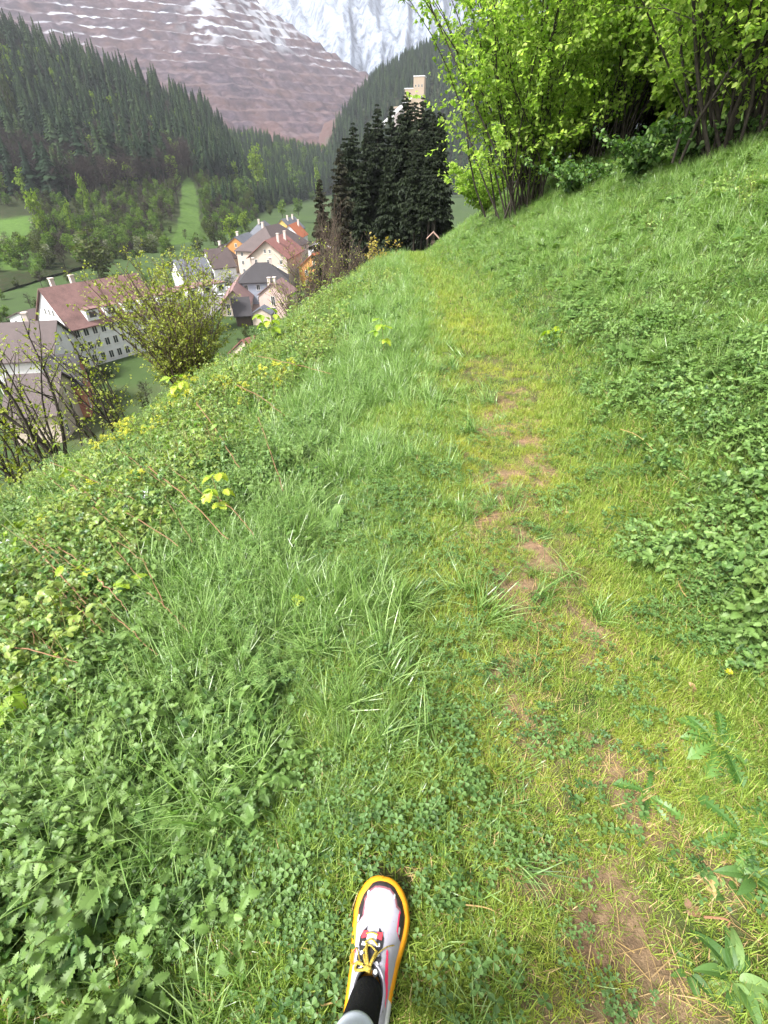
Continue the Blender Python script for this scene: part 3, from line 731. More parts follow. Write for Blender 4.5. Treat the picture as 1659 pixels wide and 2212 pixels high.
XY = np.concatenate([sample_near(9000, -2.8, 3.6, -0.4, 4.4), sample(56000, 30)])
x, y, s, d = zone(XY); nz = fbm(x * 1.9 + 3, y * 1.9, 3, 181)
ph = sstep(0.5, 1.0, s) * (0.06 + 0.36 * sstep(0.48, .64, nz)) * (1 - .6 * sstep(1.5, 2.6, s)) + 0.2 * sstep(-0.9, -1.3, s) * sstep(.45, .6, nz) + 0.28 * sstep(.38, .8, s) * sstep(2.6, 1.4, y) * sstep(.4, .6, fbm(x * 2.0, y * 2.0 + 3, 2, 183))
P = grow(XY, np.clip(ph, 0, 1) * (1 - .85 * bare_corner(x, y))); x, y, s, d = zone(P[:, :2])
scatter('broad_herbs', 'low broad leaved herbs on the bank right of the path', 'herbs', P, NP['herb'], rs.uniform(0.45, 1.35, len(P)) * lod(d, 0.02), rs.uniform(0, .6, len(P)), 0.3, 8)

XY = sample_near(2600, -0.7, 1.8, -0.4, 4.5); x, y, s, d = zone(XY)
P = grow(XY, np.clip(0.35 * np.exp(-(s / 0.45) ** 2) + 0.95 * bare_corner(x, y) + .8 * sstep(.25, .5, worn_full(x, y)), 0, 1) * shoe_free(x, y)); x, y, s, d = zone(P[:, :2])
scatter('dry_litter', 'dry straw lying flat on the worn soil of the path', 'straw', P, NP['straw'], rs.uniform(0.5, 1.0, len(P)), rs.uniform(0, .5, len(P)), 0.05, 9)

XY = sample_near(420, -3.6, -1.0, 2.4, 7.5); x, y, s, d = zone(XY)
P = grow(XY, sstep(.52, .64, fbm(x * 1.2, y * 1.2, 2, 191)) * .8)
scatter('yellow_spurge', 'yellow green spurge heads dotted through the brambles', 'spurge', P, NP['yellow'], rs.uniform(0.7, 1.3, len(P)), rs.uniform(0, .5, len(P)), 0.2, 10)
# ------------------------------------------------------------------ trees
rt = random.Random(99)
def T(a, b): return rt.uniform(a, b)
def leaf_cloud(pos, axis, size, npr, width=0.62, fold=0.12, droop=0.0):
    """many folded leaves at once: 6 vertices, 2 quads each"""
    n = len(pos); a = axis / np.maximum(np.linalg.norm(axis, axis=1, keepdims=True), 1e-6)
    rv = npr.normal(size=(n, 3)); rv[:, 2] = rv[:, 2] * 0.35
    b = np.cross(a, np.array([0, 0, 1.0])[None] + rv * 0.6); b /= np.maximum(np.linalg.norm(b, axis=1, keepdims=True), 1e-6)
    c = np.cross(b, a)
    tp = np.array([(0, 0, 0), (0.38, 0.5, 1), (0.8, 0.3, .6), (1, 0, -.4), (0.8, -0.3, .6), (0.38, -0.5, 1)])
    V = pos[:, None] + (a[:, None] * tp[None, :, 0:1] + b[:, None] * tp[None, :, 1:2] * width + c[:, None] * tp[None, :, 2:3] * fold) * size[:, None, None]
    base = (np.arange(n) * 6)[:, None]
    F = np.concatenate([base + np.array([[0, 1, 2, 3]]), base + np.array([[0, 3, 4, 5]])], 0)
    return V.reshape(-1, 3), F, np.repeat(npr.random(n), 6)

B_DARK = bark_mat('dark_bark', (0.018, 0.015, 0.012), (0.065, 0.054, 0.043))
B_BROWN = bark_mat('brown_twig_bark', (0.05, 0.036, 0.026), (0.13, 0.095, 0.075))
B_GREY = bark_mat('grey_bark', (0.03, 0.026, 0.02), (0.10, 0.088, 0.07))
L_HAZEL = leaf_mat('hazel_leaf', [(0.14, 0.23, 0.035), (0.22, 0.33, 0.055), (0.31, 0.42, 0.08), (0.42, 0.51, 0.13)], 0.5, 0.6, tcol=(1.2, 1.35, 0.75), spec=0.3)
L_WILLOW = leaf_mat('willow_leaf', [(0.12, 0.15, 0.022), (0.19, 0.22, 0.032), (0.28, 0.31, 0.05)], 0.5, 0.4, spec=0.3)
L_RUST = leaf_mat('young_maple_leaf', [(0.24, 0.17, 0.04), (0.33, 0.25, 0.05), (0.22, 0.23, 0.05)], 0.5, 0.4, tcol=(1.2, 1.2, .6))
L_SPRUCE = leaf_mat('spruce_needles', [(0.0045, 0.009, 0.003), (0.009, 0.016, 0.005), (0.018, 0.028, 0.008)], 0.7, 0.08, spec=0.2)
L_SPRUCE_BROWN = leaf_mat('spruce_needles_olive', [(0.012, 0.013, 0.006), (0.020, 0.020, 0.009), (0.03, 0.03, 0.013)], 0.7, 0.08, spec=0.2)

def stems_shrub(name, label, cat, base, nst, h, spread, lean, leafm, barkm, nleaf, lsize, seed, group=None, stem_r=0.03, twigs=3, leaf_lo=0.18, flop=0.25, droop=0.35, skew=(0, 0), thin=1.0):
    """a many stemmed shrub: stems fan out from one stool, fork into twigs, leaves sit on the twigs"""
    q = random.Random(seed); npr = np.random.default_rng(seed)
    root = empty(name, base); tag(root, label, cat, group)
    m = MB(); tw = []
    for i in range(nst):
        az = q.uniform(0, 2 * PI); out = spread * math.sqrt(q.random()); L = h * q.uniform(0.65, 1.05)
        ox, oy = q.gauss(0, .05 * h * .6), q.gauss(0, .05 * h * .6)
        dx, dy = math.cos(az) * out + lean[0] + skew[0] * q.random(), math.sin(az) * out + lean[1] + skew[1] * q.random()
        pts = []; K = 9; wx, wy = q.uniform(-.06, .06) * h, q.uniform(-.06, .06) * h
        for j in range(K):
            t = j / (K - 1); bow = t ** (1.0 + flop)
            pts.append(Vector((ox + dx * bow + wx * math.sin(t * 5 + i), oy + dy * bow + wy * math.sin(t * 4 + 2 * i), L * (t - 0.10 * out / max(spread, .01) * t * t))))
        r = stem_r * q.uniform(0.5, 1.1)
        m.tube(pts, [r * (1 - 0.88 * (j / (K - 1))) + 0.002 for j in range(K)], 6, 0, False)
        tw.append((pts, 0.3, L))
        for b in range(twigs * 3):
            t = q.uniform(0.13, 0.97); f = t * (K - 1); j = min(K - 2, int(f)); p = pts[j].lerp(pts[j + 1], f - j)
            ba = q.uniform(0, 2 * PI); bl = L * q.uniform(0.14, 0.34) * (1.15 - 0.6 * t)
            d = Vector((math.cos(ba), math.sin(ba), q.uniform(0.1, 0.9))).normalized()
            d = (d + (pts[j + 1] - pts[j]).normalized() * 0.6).normalized()
            tp = [p + d * bl * s_ - Vector((0, 0, droop * bl * s_ * s_ * 0.5)) for s_ in (0, .35, .7, 1)]
            m.tube(tp, [r * 0.26 * thin + .0015, r * .2 * thin + .0012, r * .13 * thin + .001, .001], 4, 0, False)
            tw.append((tp, 0.0, bl))
            for c in range(2):
                s_ = q.uniform(.3, .95); f2 = s_ * 3; j2 = min(2, int(f2)); p2 = tp[j2].lerp(tp[j2 + 1], f2 - j2)
                d2 = (d + Vector((q.gauss(0, .7), q.gauss(0, .7), q.gauss(0, .5)))).normalized(); l2 = bl * q.uniform(.25, .55)
                t2 = [p2, p2 + d2 * l2 * .5, p2 + d2 * l2 - Vector((0, 0, .1 * l2))]
                m.tube(t2, [r * .1 * thin + .001, .001, .0008], 3, 0, False); tw.append((t2, 0.0, l2))
    m.build('stems', barkm, root, True)
    if nleaf:
        wts = np.array([b[2] * (1.0 if b[1] == 0 else 0.35) for b in tw]); wts /= wts.sum()
        pick = npr.choice(len(tw), nleaf, p=wts); P = np.zeros((nleaf, 3)); A = np.zeros((nleaf, 3))
        for ii, w_ in enumerate(pick):
            pts, lo, _ = tw[w_]; t = lo + (1 - lo) * npr.random() ** 0.8; f = t * (len(pts) - 1); j = min(len(pts) - 2, int(f))
            P[ii] = pts[j].lerp(pts[j + 1], f - j); A[ii] = pts[j + 1] - pts[j]
        ok = P[:, 2] > h * leaf_lo * npr.random(nleaf)
        P, A = P[ok], A[ok]; n = len(P)
        A = A / np.maximum(np.linalg.norm(A, axis=1, keepdims=True), 1e-6) * 0.5 + npr.normal(size=(n, 3)) * 0.8; A[:, 2] -= 0.35
        P = P + npr.normal(size=(n, 3)) * lsize * 0.35
        V, F, rn = leaf_cloud(P, A, lsize * npr.uniform(0.55, 1.15, n), npr, 0.75)
        link(bpy.data.objects.new('foliage', np_mesh('foliage', V, F, leafm, {'rnd': rn})), root)
    return root

# hazels above the path
def hz_at(px, py): return hit(px, py)
hb = hz_at(1122, 462)
stems_shrub('hazel_shrub', 'many stemmed hazel in fresh leaf, lowest on the slope and nearest the dark spruces', 'shrub', hb - np.array([0, 0, .1]), 40, 8.4, 2.9, (-0.2, -0.4), L_HAZEL, B_DARK, 25000, 0.115, 201, 'hazels in fresh leaf on the bank', 0.028, 4, 0.0, 0.15, 0.5, skew=(-1.2, -.6))
hb2 = hz_at(1570, 335)
stems_shrub('hazel_shrub', 'big dark stemmed hazel hanging over the bank at the right edge', 'shrub', hb2 - np.array([-.3, -.4, .1]), 46, 6.2, 3.1, (-0.3, -0.5), L_HAZEL, B_DARK, 27000, 0.088, 202, 'hazels in fresh leaf on the bank', 0.03, 4, 0.0, 0.1, .6, skew=(-1.6, -1.0))
h3 = np.array([6.6, 17.5]); 
stems_shrub('hazel_shrub', 'leafy hazel filling the gap between the two front hazels', 'shrub', (h3[0], h3[1], hz(*h3)), 36, 7.6, 3.2, (0, -0.4), L_HAZEL, B_DARK, 20000, 0.13, 203, 'hazels in fresh leaf on the bank', 0.03, 4, 0.05, 0.15)
for i, (x, y, h, sd) in enumerate([(10.5, 17.0, 7.5, 204), (9.3, 12.0, 6.5, 205), (9.0, 25.0, 8.5, 206)]):
    stems_shrub('hazel_shrub', ['hazel thicket higher up the slope behind the gap', 'hazel at the far right behind the big overhanging one', 'rearmost hazel, just seen above the others'][i], 'shrub', (x, y, hz(x, y)), 22, h, 3.2, (-.2, -0.3), L_HAZEL, B_DARK, 9000, 0.19, sd, 'hazels in fresh leaf on the bank', 0.05, 3, 0.0, 0.15)
HZ = [o for o in scene.objects if o.name.startswith('hazel_shrub')]
for i, (x, y, sc, j, lab) in enumerate([(7.5, 21, 1.1, 0, 'hazel on the slope behind the lowest hazel'), (12.5, 22, 1.2, 2, 'tall hazel high on the slope among the rear thicket'), (14.5, 15.5, 1.2, 2, 'hazel up the slope behind the far right hazel'),
                                        (12.0, 30, 1.3, 0, 'hazel high on the slope at the back of the thicket'), (17.5, 26, 1.4, 2, 'topmost hazel at the back of the thicket'), (5.6, 23.5, .95, 2, 'hazel close behind the lowest one, over the bank'), (19, 19, 1.4, 0, 'hazel at the back right above the overhanging one')]):
    c = copy_tree(HZ[j]); c.location = (x, y, hz(x, y) - .1); c.rotation_euler = (0, 0, 1.3 + 2.1 * i); c.scale = (sc,) * 3; c['label'] = lab
T0 = stems_shrub('hazel_thicket', 'dense low thicket behind the lowest hazel', 'shrub', (8, 22, hz(8, 22) - .1), 40, 3.6, 2.6, (0, -.2), L_HAZEL, B_DARK, 9000, 0.17, 260, 'thickets under the hazels', .02, 3, 0, .2)
for i, (x, y, sc, lab) in enumerate([(10.7, 29.8, 1.3, 'thicket high on the slope at the back'), (8.9, 17.6, .9, 'thicket between the lowest and the middle hazel'), (11, 20.5, 1.1, 'thicket behind the middle hazel'), (13.5, 24, 1.4, 'topmost thicket behind the hazels'), (11.2, 14.6, .9, 'thicket behind the overhanging hazel'), (5.4, 20.5, .7, 'small thicket over the bank beside the lowest hazel'), (7.6, 15.6, 1.0, 'thicket showing between the stems of the big overhanging hazel'), (9.6, 18.8, 1.3, 'tall thicket in the middle of the hazels'), (11.0, 25.8, 1.6, 'tallest thicket, at the back behind the middle of the hazels'), (8.7, 20.3, 1.4, 'thicket behind the stems of the middle hazel'), (6.5, 20.2, 1.05, 'thicket in the gap right of the lowest hazel')]):
    c = copy_tree(T0); c.location = (x, y, hz(x, y) - .1); c.rotation_euler = (0, 0, 1.1 * i); c.scale = (sc,) * 3; c['label'] = lab
# a low leafy skirt under the hazels
for i, (px, py, w_, h_) in enumerate([(1045, 468, 1.8, 1.9), (1230, 425, 1.6, 0.9), (1380, 385, 1.2, 0.8), (1500, 350, 1.0, 0.6)]):
    p = hit(px, py)
    stems_shrub('undergrowth_bush', ['low pale green bush at the foot of the lowest hazel', 'low bush under the middle of the hazels', 'low bush between the hazel trunks', 'low bush beneath the overhanging hazel'][i], 'bush', p, 22, h_, w_, (-.2, -.2), L_HAZEL if i == 0 else G_HERB, B_DARK, 6500 if i == 0 else 1700, 0.10, 220 + i, 'low bushes under the hazels', 0.008, 2, 0, 0.3)

# left of the path, on the brink of the slope
def brink(px, py, t):
    p = at(px, py, t); return np.array([p[0], p[1], min(hz(p[0], p[1]), p[2]) - 0.05])
stems_shrub('willow_shrub', 'broad willow shrub with thin yellow green leaves fanning up beyond the brambles', 'shrub', brink(415, 800, 9.6), 80, 2.8, 1.4, (-0.35, 0.1), L_WILLOW, B_BROWN, 17000, 0.044, 231, None, 0.019, 3, 0.15, 0.1, 0.1)
stems_shrub('bare_tree', 'leaning bare trunked young tree at the left edge with few small leaves', 'tree', brink(130, 960, 6.2), 9, 2.6, 0.7, (-0.6, 0.2), L_WILLOW, B_DARK, 700, 0.045, 232, 'leafless young trees on the brink', 0.024, 2, 0.3, 0.1, 0.2)
stems_shrub('bare_tree', 'bare thin stemmed young tree between the leaning trunks and the willow', 'tree', brink(252, 870, 7.4), 11, 2.0, 0.55, (-0.35, 0.1), L_WILLOW, B_DARK, 700, 0.05, 233, 'leafless young trees on the brink', 0.017, 2, 0.2, 0.1, 0.2)
stems_shrub('bare_tree', 'slim leaning young tree cut by the left edge of the picture', 'tree', brink(15, 990, 6.0), 9, 2.4, 0.7, (-0.4, 0.2), L_WILLOW, B_DARK, 1100, 0.05, 234, 'leafless young trees on the brink', 0.015, 2, 0.2, 0.1, 0.2)
stems_shrub('bare_tree', 'spindly bare young tree in front of the lowest roofs', 'tree', brink(75, 930, 6.8), 5, 2.6, 0.6, (-0.45, 0.1), L_WILLOW, B_DARK, 250, 0.045, 235, 'leafless young trees on the brink', 0.016, 3, 0.2, 0.1, 0.2)
stems_shrub('bare_tree', 'bare twiggy young tree half hiding the wide brown roof', 'tree', brink(185, 880, 7.8), 6, 2.5, 0.6, (-0.45, 0.1), L_WILLOW, B_DARK, 350, 0.045, 236, 'leafless young trees on the brink', 0.015, 3, 0.2, 0.1, 0.2)
for i, (px, py, t, h, r, n) in enumerate([(690, 660, 17, 2.2, 1.2, 500), (745, 640, 19, 2.4, 1.2, 150), (640, 690, 15.5, 1.6, 0.9, 500), (790, 615, 22, 1.9, 1.0, 200), (720, 640, 24, 4.6, 1.0, 0)]):
    stems_shrub('leafless_shrub', ['brown leafless shrub with a few buds beside the pale houses', 'greyest leafless shrub in front of the spruces', 'low leafless shrub nearest the brambles', 'leafless shrub beside the yellow leaved one', 'tall whippy leafless shrub rising against the dark spruces'][i], 'shrub', brink(px, py, t), 30, h, r, (-.15, 0), L_WILLOW, B_BROWN, n, 0.06, 240 + i, 'leafless shrubs on the brink', 0.014, 3, 0.2, 0.1, 0.1, thin=1.3)
stems_shrub('maple_shrub', 'small shrub with yellow brown young leaves in front of the spruces', 'shrub', brink(822, 640, 21), 12, 2.5, 0.8, (0.1, 0), L_RUST, B_BROWN, 800, 0.11, 250, None, 0.016, 2, 0.2, 0.15)
stems_shrub('leafy_bush', 'dense green bush below the dark sheds at the edge of the brambles', 'bush', brink(575, 690, 30), 24, 2.6, 1.2, (0, 0), G_HERB, B_BROWN, 2600, 0.13, 251, None, 0.015, 2, 0, 0.2)

# ---- the dark spruces where the path goes into the wood
def spruce_meshes(seed, h=1.0, levels=54, lo=0.10, rad=0.17, quads=26):
    q = random.Random(seed); npr = np.random.default_rng(seed)
    m = MB(); m.tube([(0, 0, 0), (0, 0, .3), (0, 0, .7), (0, 0, .995)], [.0105, .0085, .004, .0006], 7)
    P = []; A = []; S = []
    for L in range(levels):
        t = lo + (1 - lo) * (L / (levels - 1)) ** 0.92; z = t; dzl = (1 - lo) / levels
        r = rad * (1 - t) ** 0.75 * q.uniform(.8, 1.1) + 0.006
        if t < 0.3: r *= 0.75 + 0.8 * t
        nb = 7 if t < .9 else 6
        for b in range(nb):
            a = q.uniform(0, 2 * PI); rr_ = r * q.uniform(.6, 1.2); z = min(.995, t + q.uniform(-.7, .7) * dzl); dz = -0.30 * rr_ + (0.25 * rr_ if t > .7 else 0)
            d = np.array([math.cos(a), math.sin(a), 0])
            m.tube([(0, 0, z), (d[0] * rr_ * .8, d[1] * rr_ * .8, z + dz * .9)], [.0018, .0006], 3, 0, False)
            side = np.array([-d[1], d[0], 0])
            for k_ in range(quads):
                u_ = (k_ + .5) / quads; sd_ = -1 if k_ % 2 else 1
                p = d * rr_ * u_ + np.array([0, 0, z + dz * u_ + 0.10 * rr_ * u_ * u_])
                ax = d * 0.55 + side * sd_ * (0.75 * (1 - u_ * .6)) + np.array([0, 0, -0.55 + q.uniform(-.3, .2)])
                P.append(p); A.append(ax); S.append((0.36 * rr_ * (1.1 - 0.5 * u_) + .006) * q.uniform(.7, 1.25))
    V, F, rn = leaf_cloud(np.array(P), np.array(A), np.array(S), npr, 0.36, 0.15)
    return m, (V, F, rn)
SPR = []
for sd_, lv, lo_, ra in ((301, 56, .10, .17), (302, 52, .16, .16), (303, 58, .08, .19), (304, 44, .38, .13)):
    m, fo = spruce_meshes(sd_, 1, lv, lo_, ra)
    SPR.append((m.mesh('trunk', B_DARK, True), np_mesh('crown', fo[0], fo[1], L_SPRUCE, {'rnd': fo[2]}), np_mesh('crown', fo[0], fo[1], L_SPRUCE_BROWN, {'rnd': fo[2]})))
def spruce(px, py, t, v, label, brown=False, wide=1.0, group='dark spruces beyond the path'):
    tip = at(px, py, t); g = hz(tip[0], tip[1]); h = tip[2] - g
    root = empty('spruce_tree', (tip[0], tip[1], g), T(0, 6.28), h); root.scale = (h * wide * 1.22, h * wide * 1.22, h)
    tag(root, label, 'tree', group)
    link(bpy.data.objects.new('trunk', SPR[v][0]), root)
    link(bpy.data.objects.new('crown', SPR[v][2 if brown else 1]), root)
for px, py, t, v, lab, br, wd in [
    (690, 385, 50, 1, 'short olive brown spruce standing leftmost, in front of the village', True, .75),
    (732, 318, 52, 1, 'olive brown spruce second from the left in the dark clump', True, .8),
    (762, 262, 54, 0, 'slim pointed spruce left of the tallest pair', False, .8),
    (790, 285, 58, 1, 'spruce half hidden between two pointed ones', False, .8),
    (815, 222, 55, 0, 'tall narrow spruce left of the gap with the pale building', False, .72),
    (846, 226, 60, 1, 'narrow spruce in front of the conveyor building', False, .7),
    (880, 196, 50, 2, 'tallest broad spruce in front of the cream tower', False, .9),
    (914, 208, 54, 0, 'tall spruce just right of the broad one', False, .85),
    (950, 240, 48, 2, 'broad spruce half behind the lowest hazel', False, .8),
    (745, 296, 57, 0, 'narrow spruce filling the gap at the left of the clump', False, .8),
    (795, 262, 60, 1, 'rear spruce between the pointed ones', False, .8),
    (865, 236, 62, 0, 'rear spruce left of the tallest broad one', False, .8),
    (897, 218, 60, 2, 'rear spruce between the two tallest', False, .8),
    (930, 226, 60, 0, 'rear spruce at the right of the clump', False, .8),
    (838, 330, 44, 2, 'lower broad spruce in front of the tall ones', False, .75),
    (780, 350, 47, 1, 'lower dark spruce left of the broad one', False, .8)]:
    spruce(px, py, t, v, lab, br, wd)
for i in range(11):     # bare lower trunks of the wood, seen as dark poles beside the path
    px = 880 + i * 8 + T(-3, 3); t = T(42, 66)
    spruce(px, 250 + T(-10, 40), t, 3, 'slim dark forest spruce with a bare lower trunk beside the path', False, .8, 'pole like spruces at the edge of the wood')

# ---- trees of the far hills
def far_conifer(seed):
    q = random.Random(seed); m = MB(); m.tube([(0, 0, 0), (0, 0, .95)], [.012, .002], 4, 1, False)
    n = 18
    for L in range(n):
        t = 0.10 + 0.88 * L / (n - 1); r = (0.215 * (1 - t) ** 0.85 + .012) * q.uniform(.8, 1.15); zz = t
        k_ = 9; a0 = q.uniform(0, 6.28); rn = q.random()
        for j in range(k_):
            a = a0 + 2 * PI * j / k_ + q.uniform(-.2, .2); r2 = r * q.uniform(.6, 1.2); wd = 0.42
            m.add([(0, 0, zz + .055), (r2 * .75 * math.cos(a - wd), r2 * .75 * math.sin(a - wd), zz - .25 * r2), (r2 * math.cos(a), r2 * math.sin(a), zz - .5 * r2), (r2 * .75 * math.cos(a + wd), r2 * .75 * math.sin(a + wd), zz - .25 * r2)], [(0, 1, 2, 3)], 0, min(1, max(0, rn * .5 + q.random() * .5)))
    return m
def far_broad(seed, n=420, flat=1.0, open_=0.0, lsz=.075):
    q = random.Random(seed); npr = np.random.default_rng(seed)
    m = MB(); m.tube([(0, 0, 0), (.01, 0, .4), (0, .01, .8)], [.02, .014, .004], 5, 1, False)
    cl = []
    for i in range(13):
        a = q.uniform(0, 6.28); z = q.uniform(.16, .9); rr_ = .24 * flat * math.sin(PI * min(1, (z - .1) / .9)) * q.uniform(.4, 1)
        c = (math.cos(a) * rr_, math.sin(a) * rr_, z); cl.append(c); m.tube([(0, 0, z * .55), c], [.008, .002], 3, 1, False)
    C = np.array(cl)[npr.integers(0, 13, n)]
    d = npr.normal(size=(n, 3)); d /= np.linalg.norm(d, axis=1, keepdims=True)
    P = C + d * (.125 * npr.random((n, 1)) ** .4); A = d + npr.normal(size=(n, 3)) * .6
    V, F, rn = leaf_cloud(P, A, npr.uniform(.6, 1.2, n) * lsz, npr, .85)
    shade = np.clip(rn * 0.75 + 0.25 * npr.random(len(C))[np.arange(n).repeat(6)], 0, 1)
    for i in range(n):
        m.add(V[6 * i:6 * i + 6], [(0, 1, 2, 3), (0, 3, 4, 5)], 0, shade[6 * i])
    return m
def far_bare(seed):
    q = random.Random(seed); m = MB(); m.tube([(0, 0, 0), (.01, 0, .4), (0, .01, .95)], [.018, .012, .003], 5, 0, False)
    for i in range(46):
        z = q.uniform(.25, .9); a = q.uniform(0, 6.28); L = .32 * (1.1 - .6 * z) * q.uniform(.5, 1)
        e = Vector((math.cos(a) * L, math.sin(a) * L, z + L * q.uniform(.3, 1))); p = Vector((0, 0, z)); m.tube([p, e], [.005, .002], 3, 0, False, q.random())
        for j in range(5):
            c = p.lerp(e, q.uniform(.4, 1)); f = c + Vector((q.gauss(0, .06), q.gauss(0, .06), q.uniform(0, .12))); m.tube([c, f], [.004, .002], 3, 0, False, q.random())
    return m
F_CON = leaf_mat('far_conifer_needles', [(0.004, 0.011, 0.006), (0.009, 0.021, 0.009), (0.019, 0.036, 0.013), (0.04, 0.062, 0.018)], 0.8, 0.1, spec=.1, objrnd=0.65)
F_LARCH = leaf_mat('larch_needles', [(0.03, 0.055, 0.014), (0.05, 0.085, 0.018), (0.08, 0.12, 0.026)], 0.8, 0.25, spec=.1, objrnd=0.5)
F_GREEN = leaf_mat('far_fresh_leaf', [(0.036, 0.07, 0.012), (0.07, 0.12, 0.02), (0.14, 0.20, 0.04)], 0.7, 0.3, spec=.1, objrnd=0.4)
F_BRIGHT = leaf_mat('bright_fresh_leaf', [(0.07, 0.12, 0.016), (0.12, 0.18, 0.024), (0.20, 0.26, 0.05)], 0.7, 0.35, spec=.1, objrnd=0.3)
F_OLIVE = leaf_mat('far_olive_leaf', [(0.025, 0.036, 0.011), (0.042, 0.055, 0.016), (0.075, 0.088, 0.028)], 0.7, 0.3, spec=.1, objrnd=0.4)
F_BARE = leaf_mat('far_twigs', [(0.018, 0.014, 0.012), (0.032, 0.025, 0.022), (0.05, 0.04, 0.034)], 0.9, 0.0, spec=.05, objrnd=0.3)
F_BLOSSOM = leaf_mat('blossom', [(0.16, 0.165, 0.12), (0.09, 0.11, 0.05), (0.24, 0.24, 0.21)], 0.7, 0.3, spec=.1)
FM = {'con': [far_conifer(400 + i).mesh('conifer_tree', [F_CON, B_DARK]) for i in range(4)],
      'larch': [far_conifer(410 + i).mesh('larch_tree', [F_LARCH, B_DARK]) for i in range(2)],
      'green': [far_broad(420 + i).mesh('broadleaf_tree', [F_GREEN, B_GREY]) for i in range(4)],
      'olive': [far_broad(430 + i, 380).mesh('broadleaf_tree', [F_OLIVE, B_GREY]) for i in range(3)],
      'bare': [far_bare(440 + i).mesh('bare_tree', [F_BARE]) for i in range(3)],
      'bright': [far_broad(460 + i, 520, .9).mesh('broadleaf_tree', [F_BRIGHT, B_GREY]) for i in range(4)],
      'blossom': [far_broad(450 + i, 300).mesh('blossom_tree', [F_BLOSSOM, B_GREY]) for i in range(1)]}
def project(P):
    d = np.asarray(P) - EYE; dep = d[..., 1] * CP - d[..., 2] * SP
    return (d[..., 0] / dep * FPX + 384) * 1659 / 768, (512 - (d[..., 1] * SP + d[..., 2] * CP) / dep * FPX) * 2212 / 1024, dep
FNAME = {'bright': 'broadleaf_tree', 'con': 'conifer_tree', 'larch': 'larch_tree', 'green': 'broadleaf_tree', 'olive': 'broadleaf_tree', 'bare': 'bare_tree', 'blossom': 'blossom_tree'}
def put_tree(kind, p, h, wd=1.0, label=None, group=None, v=None):
    me = FM[kind][rt.randrange(len(FM[kind])) if v is None else v % len(FM[kind])]
    o = link(bpy.data.objects.new(FNAME[kind], me)); o.location = [float(c) for c in p]; o.rotation_euler = (T(-.04, .04), T(-.04, .04), T(0, 6.28)); o.scale = (h * wd, h * wd, h)
    return tag(o, label, 'tree', group)

def sample_loft(A, n, r):
    nv, nu = A.shape[:2]; area = np.linalg.norm(np.cross(A[1:, :-1] - A[:-1, :-1], A[:-1, 1:] - A[:-1, :-1]), axis=-1).ravel()
    i = r.choice(len(area), n, p=area / area.sum()); a, b = i // (nu - 1), i % (nu - 1); u, v = r.random((n, 1)), r.random((n, 1))
    return (A[a, b] * (1 - u) + A[a, b + 1] * u) * (1 - v) + (A[a + 1, b] * (1 - u) + A[a + 1, b + 1] * u) * v
rf = np.random.default_rng(5)
def place_forest():
    P = sample_loft(A_hill[:112], 11000, rf); px, py, dep = project(P)
    keep = (px > -380) & (px < 780) & (py > -60)
    P, px, py, dep = P[keep], px[keep], py[keep], dep[keep]
    # lower edge of the closed wood; below it scrub, meadow strip and single trees
    edge = np.interp(px, [-120, 0, 120, 250, 330, 400, 450, 520, 600, 720], [420, 415, 440, 425, 400, 385, 385, 395, 420, 440])
    patch = fbm(P[:, 0] / 45, P[:, 1] / 45, 3, 7); patch2 = fbm(P[:, 0] / 30 + 9, P[:, 1] / 30, 3, 8)
    strip = (np.abs(px - 407) < np.interp(py, [385, 410, 500, 540], [10, 26, 36, 34])) & (py > 385)
    mead = (px < 98 - (py - 440) * .25) & (py > 445) & (py < 540)
    wood = (py < edge + 25 * (patch2 - .5)) & ~strip
    low = ~wood & ~strip & ~mead & (py < 590)
    items = []
    for i in range(len(P)):
        if wood[i]:
            r_ = rf.random(); upper = (py[i] < edge[i] - 70)
            barez = sstep(.38, .54, patch[i]) * (0.9 if not upper else .35) * (px[i] < 420)
            if r_ < barez: items.append((i, 'bare', rf.uniform(14, 21)))
            elif r_ < barez + 0.15: items.append((i, 'larch' if rf.random() < .25 else 'bright', rf.uniform(10, 17)))
            elif r_ < barez + .10 and not upper: items.append((i, 'olive', rf.uniform(10, 15)))
            else: items.append((i, 'con', rf.uniform(17, 34)))
        elif low[i]:
            r_ = rf.random(); items.append((i, 'green' if r_ < .42 else 'olive' if r_ < .68 else 'bare' if r_ < .95 else 'blossom', rf.uniform(4, 9)))
    return P, dep, px, py, items
P_, dep_, px_, py_, items_ = place_forest()
# hidden trees dropped: at most one crown per small cell of the slope
seen = set(); kept = []
for it in sorted(items_, key=lambda q: dep_[q[0]]):
    i = it[0]; cell = (round(P_[i][0] / 7.4), round(P_[i][1] / 7.4))
    if cell in seen and (py_[i] < 400 or rf.random() < .6): continue
    seen.add(cell); kept.append(it)
LAB = {'con': ('dark green conifer standing in the wood on the far left hillside', 'conifers of the left hillside wood'),
       'bare': ('brown leafless tree on the far left hillside', 'leafless trees of the left hillside'),
       'larch': ('bright green larch standing out among the dark conifers of the left hillside', 'larches of the left hillside wood'),
       'green': ('fresh green broadleaf tree on the left hillside above the village', 'fresh green trees of the left hillside'),
       'bright': ('bright green broadleaf tree among the dark conifers of the left hillside', 'bright broadleaf trees in the left hillside wood'),
       'olive': ('olive green budding tree on the left hillside above the village', 'olive trees of the left hillside'),
       'blossom': ('white flowering tree on the left hillside above the village', 'flowering trees above the village')}
cnt = {}; rest = {}
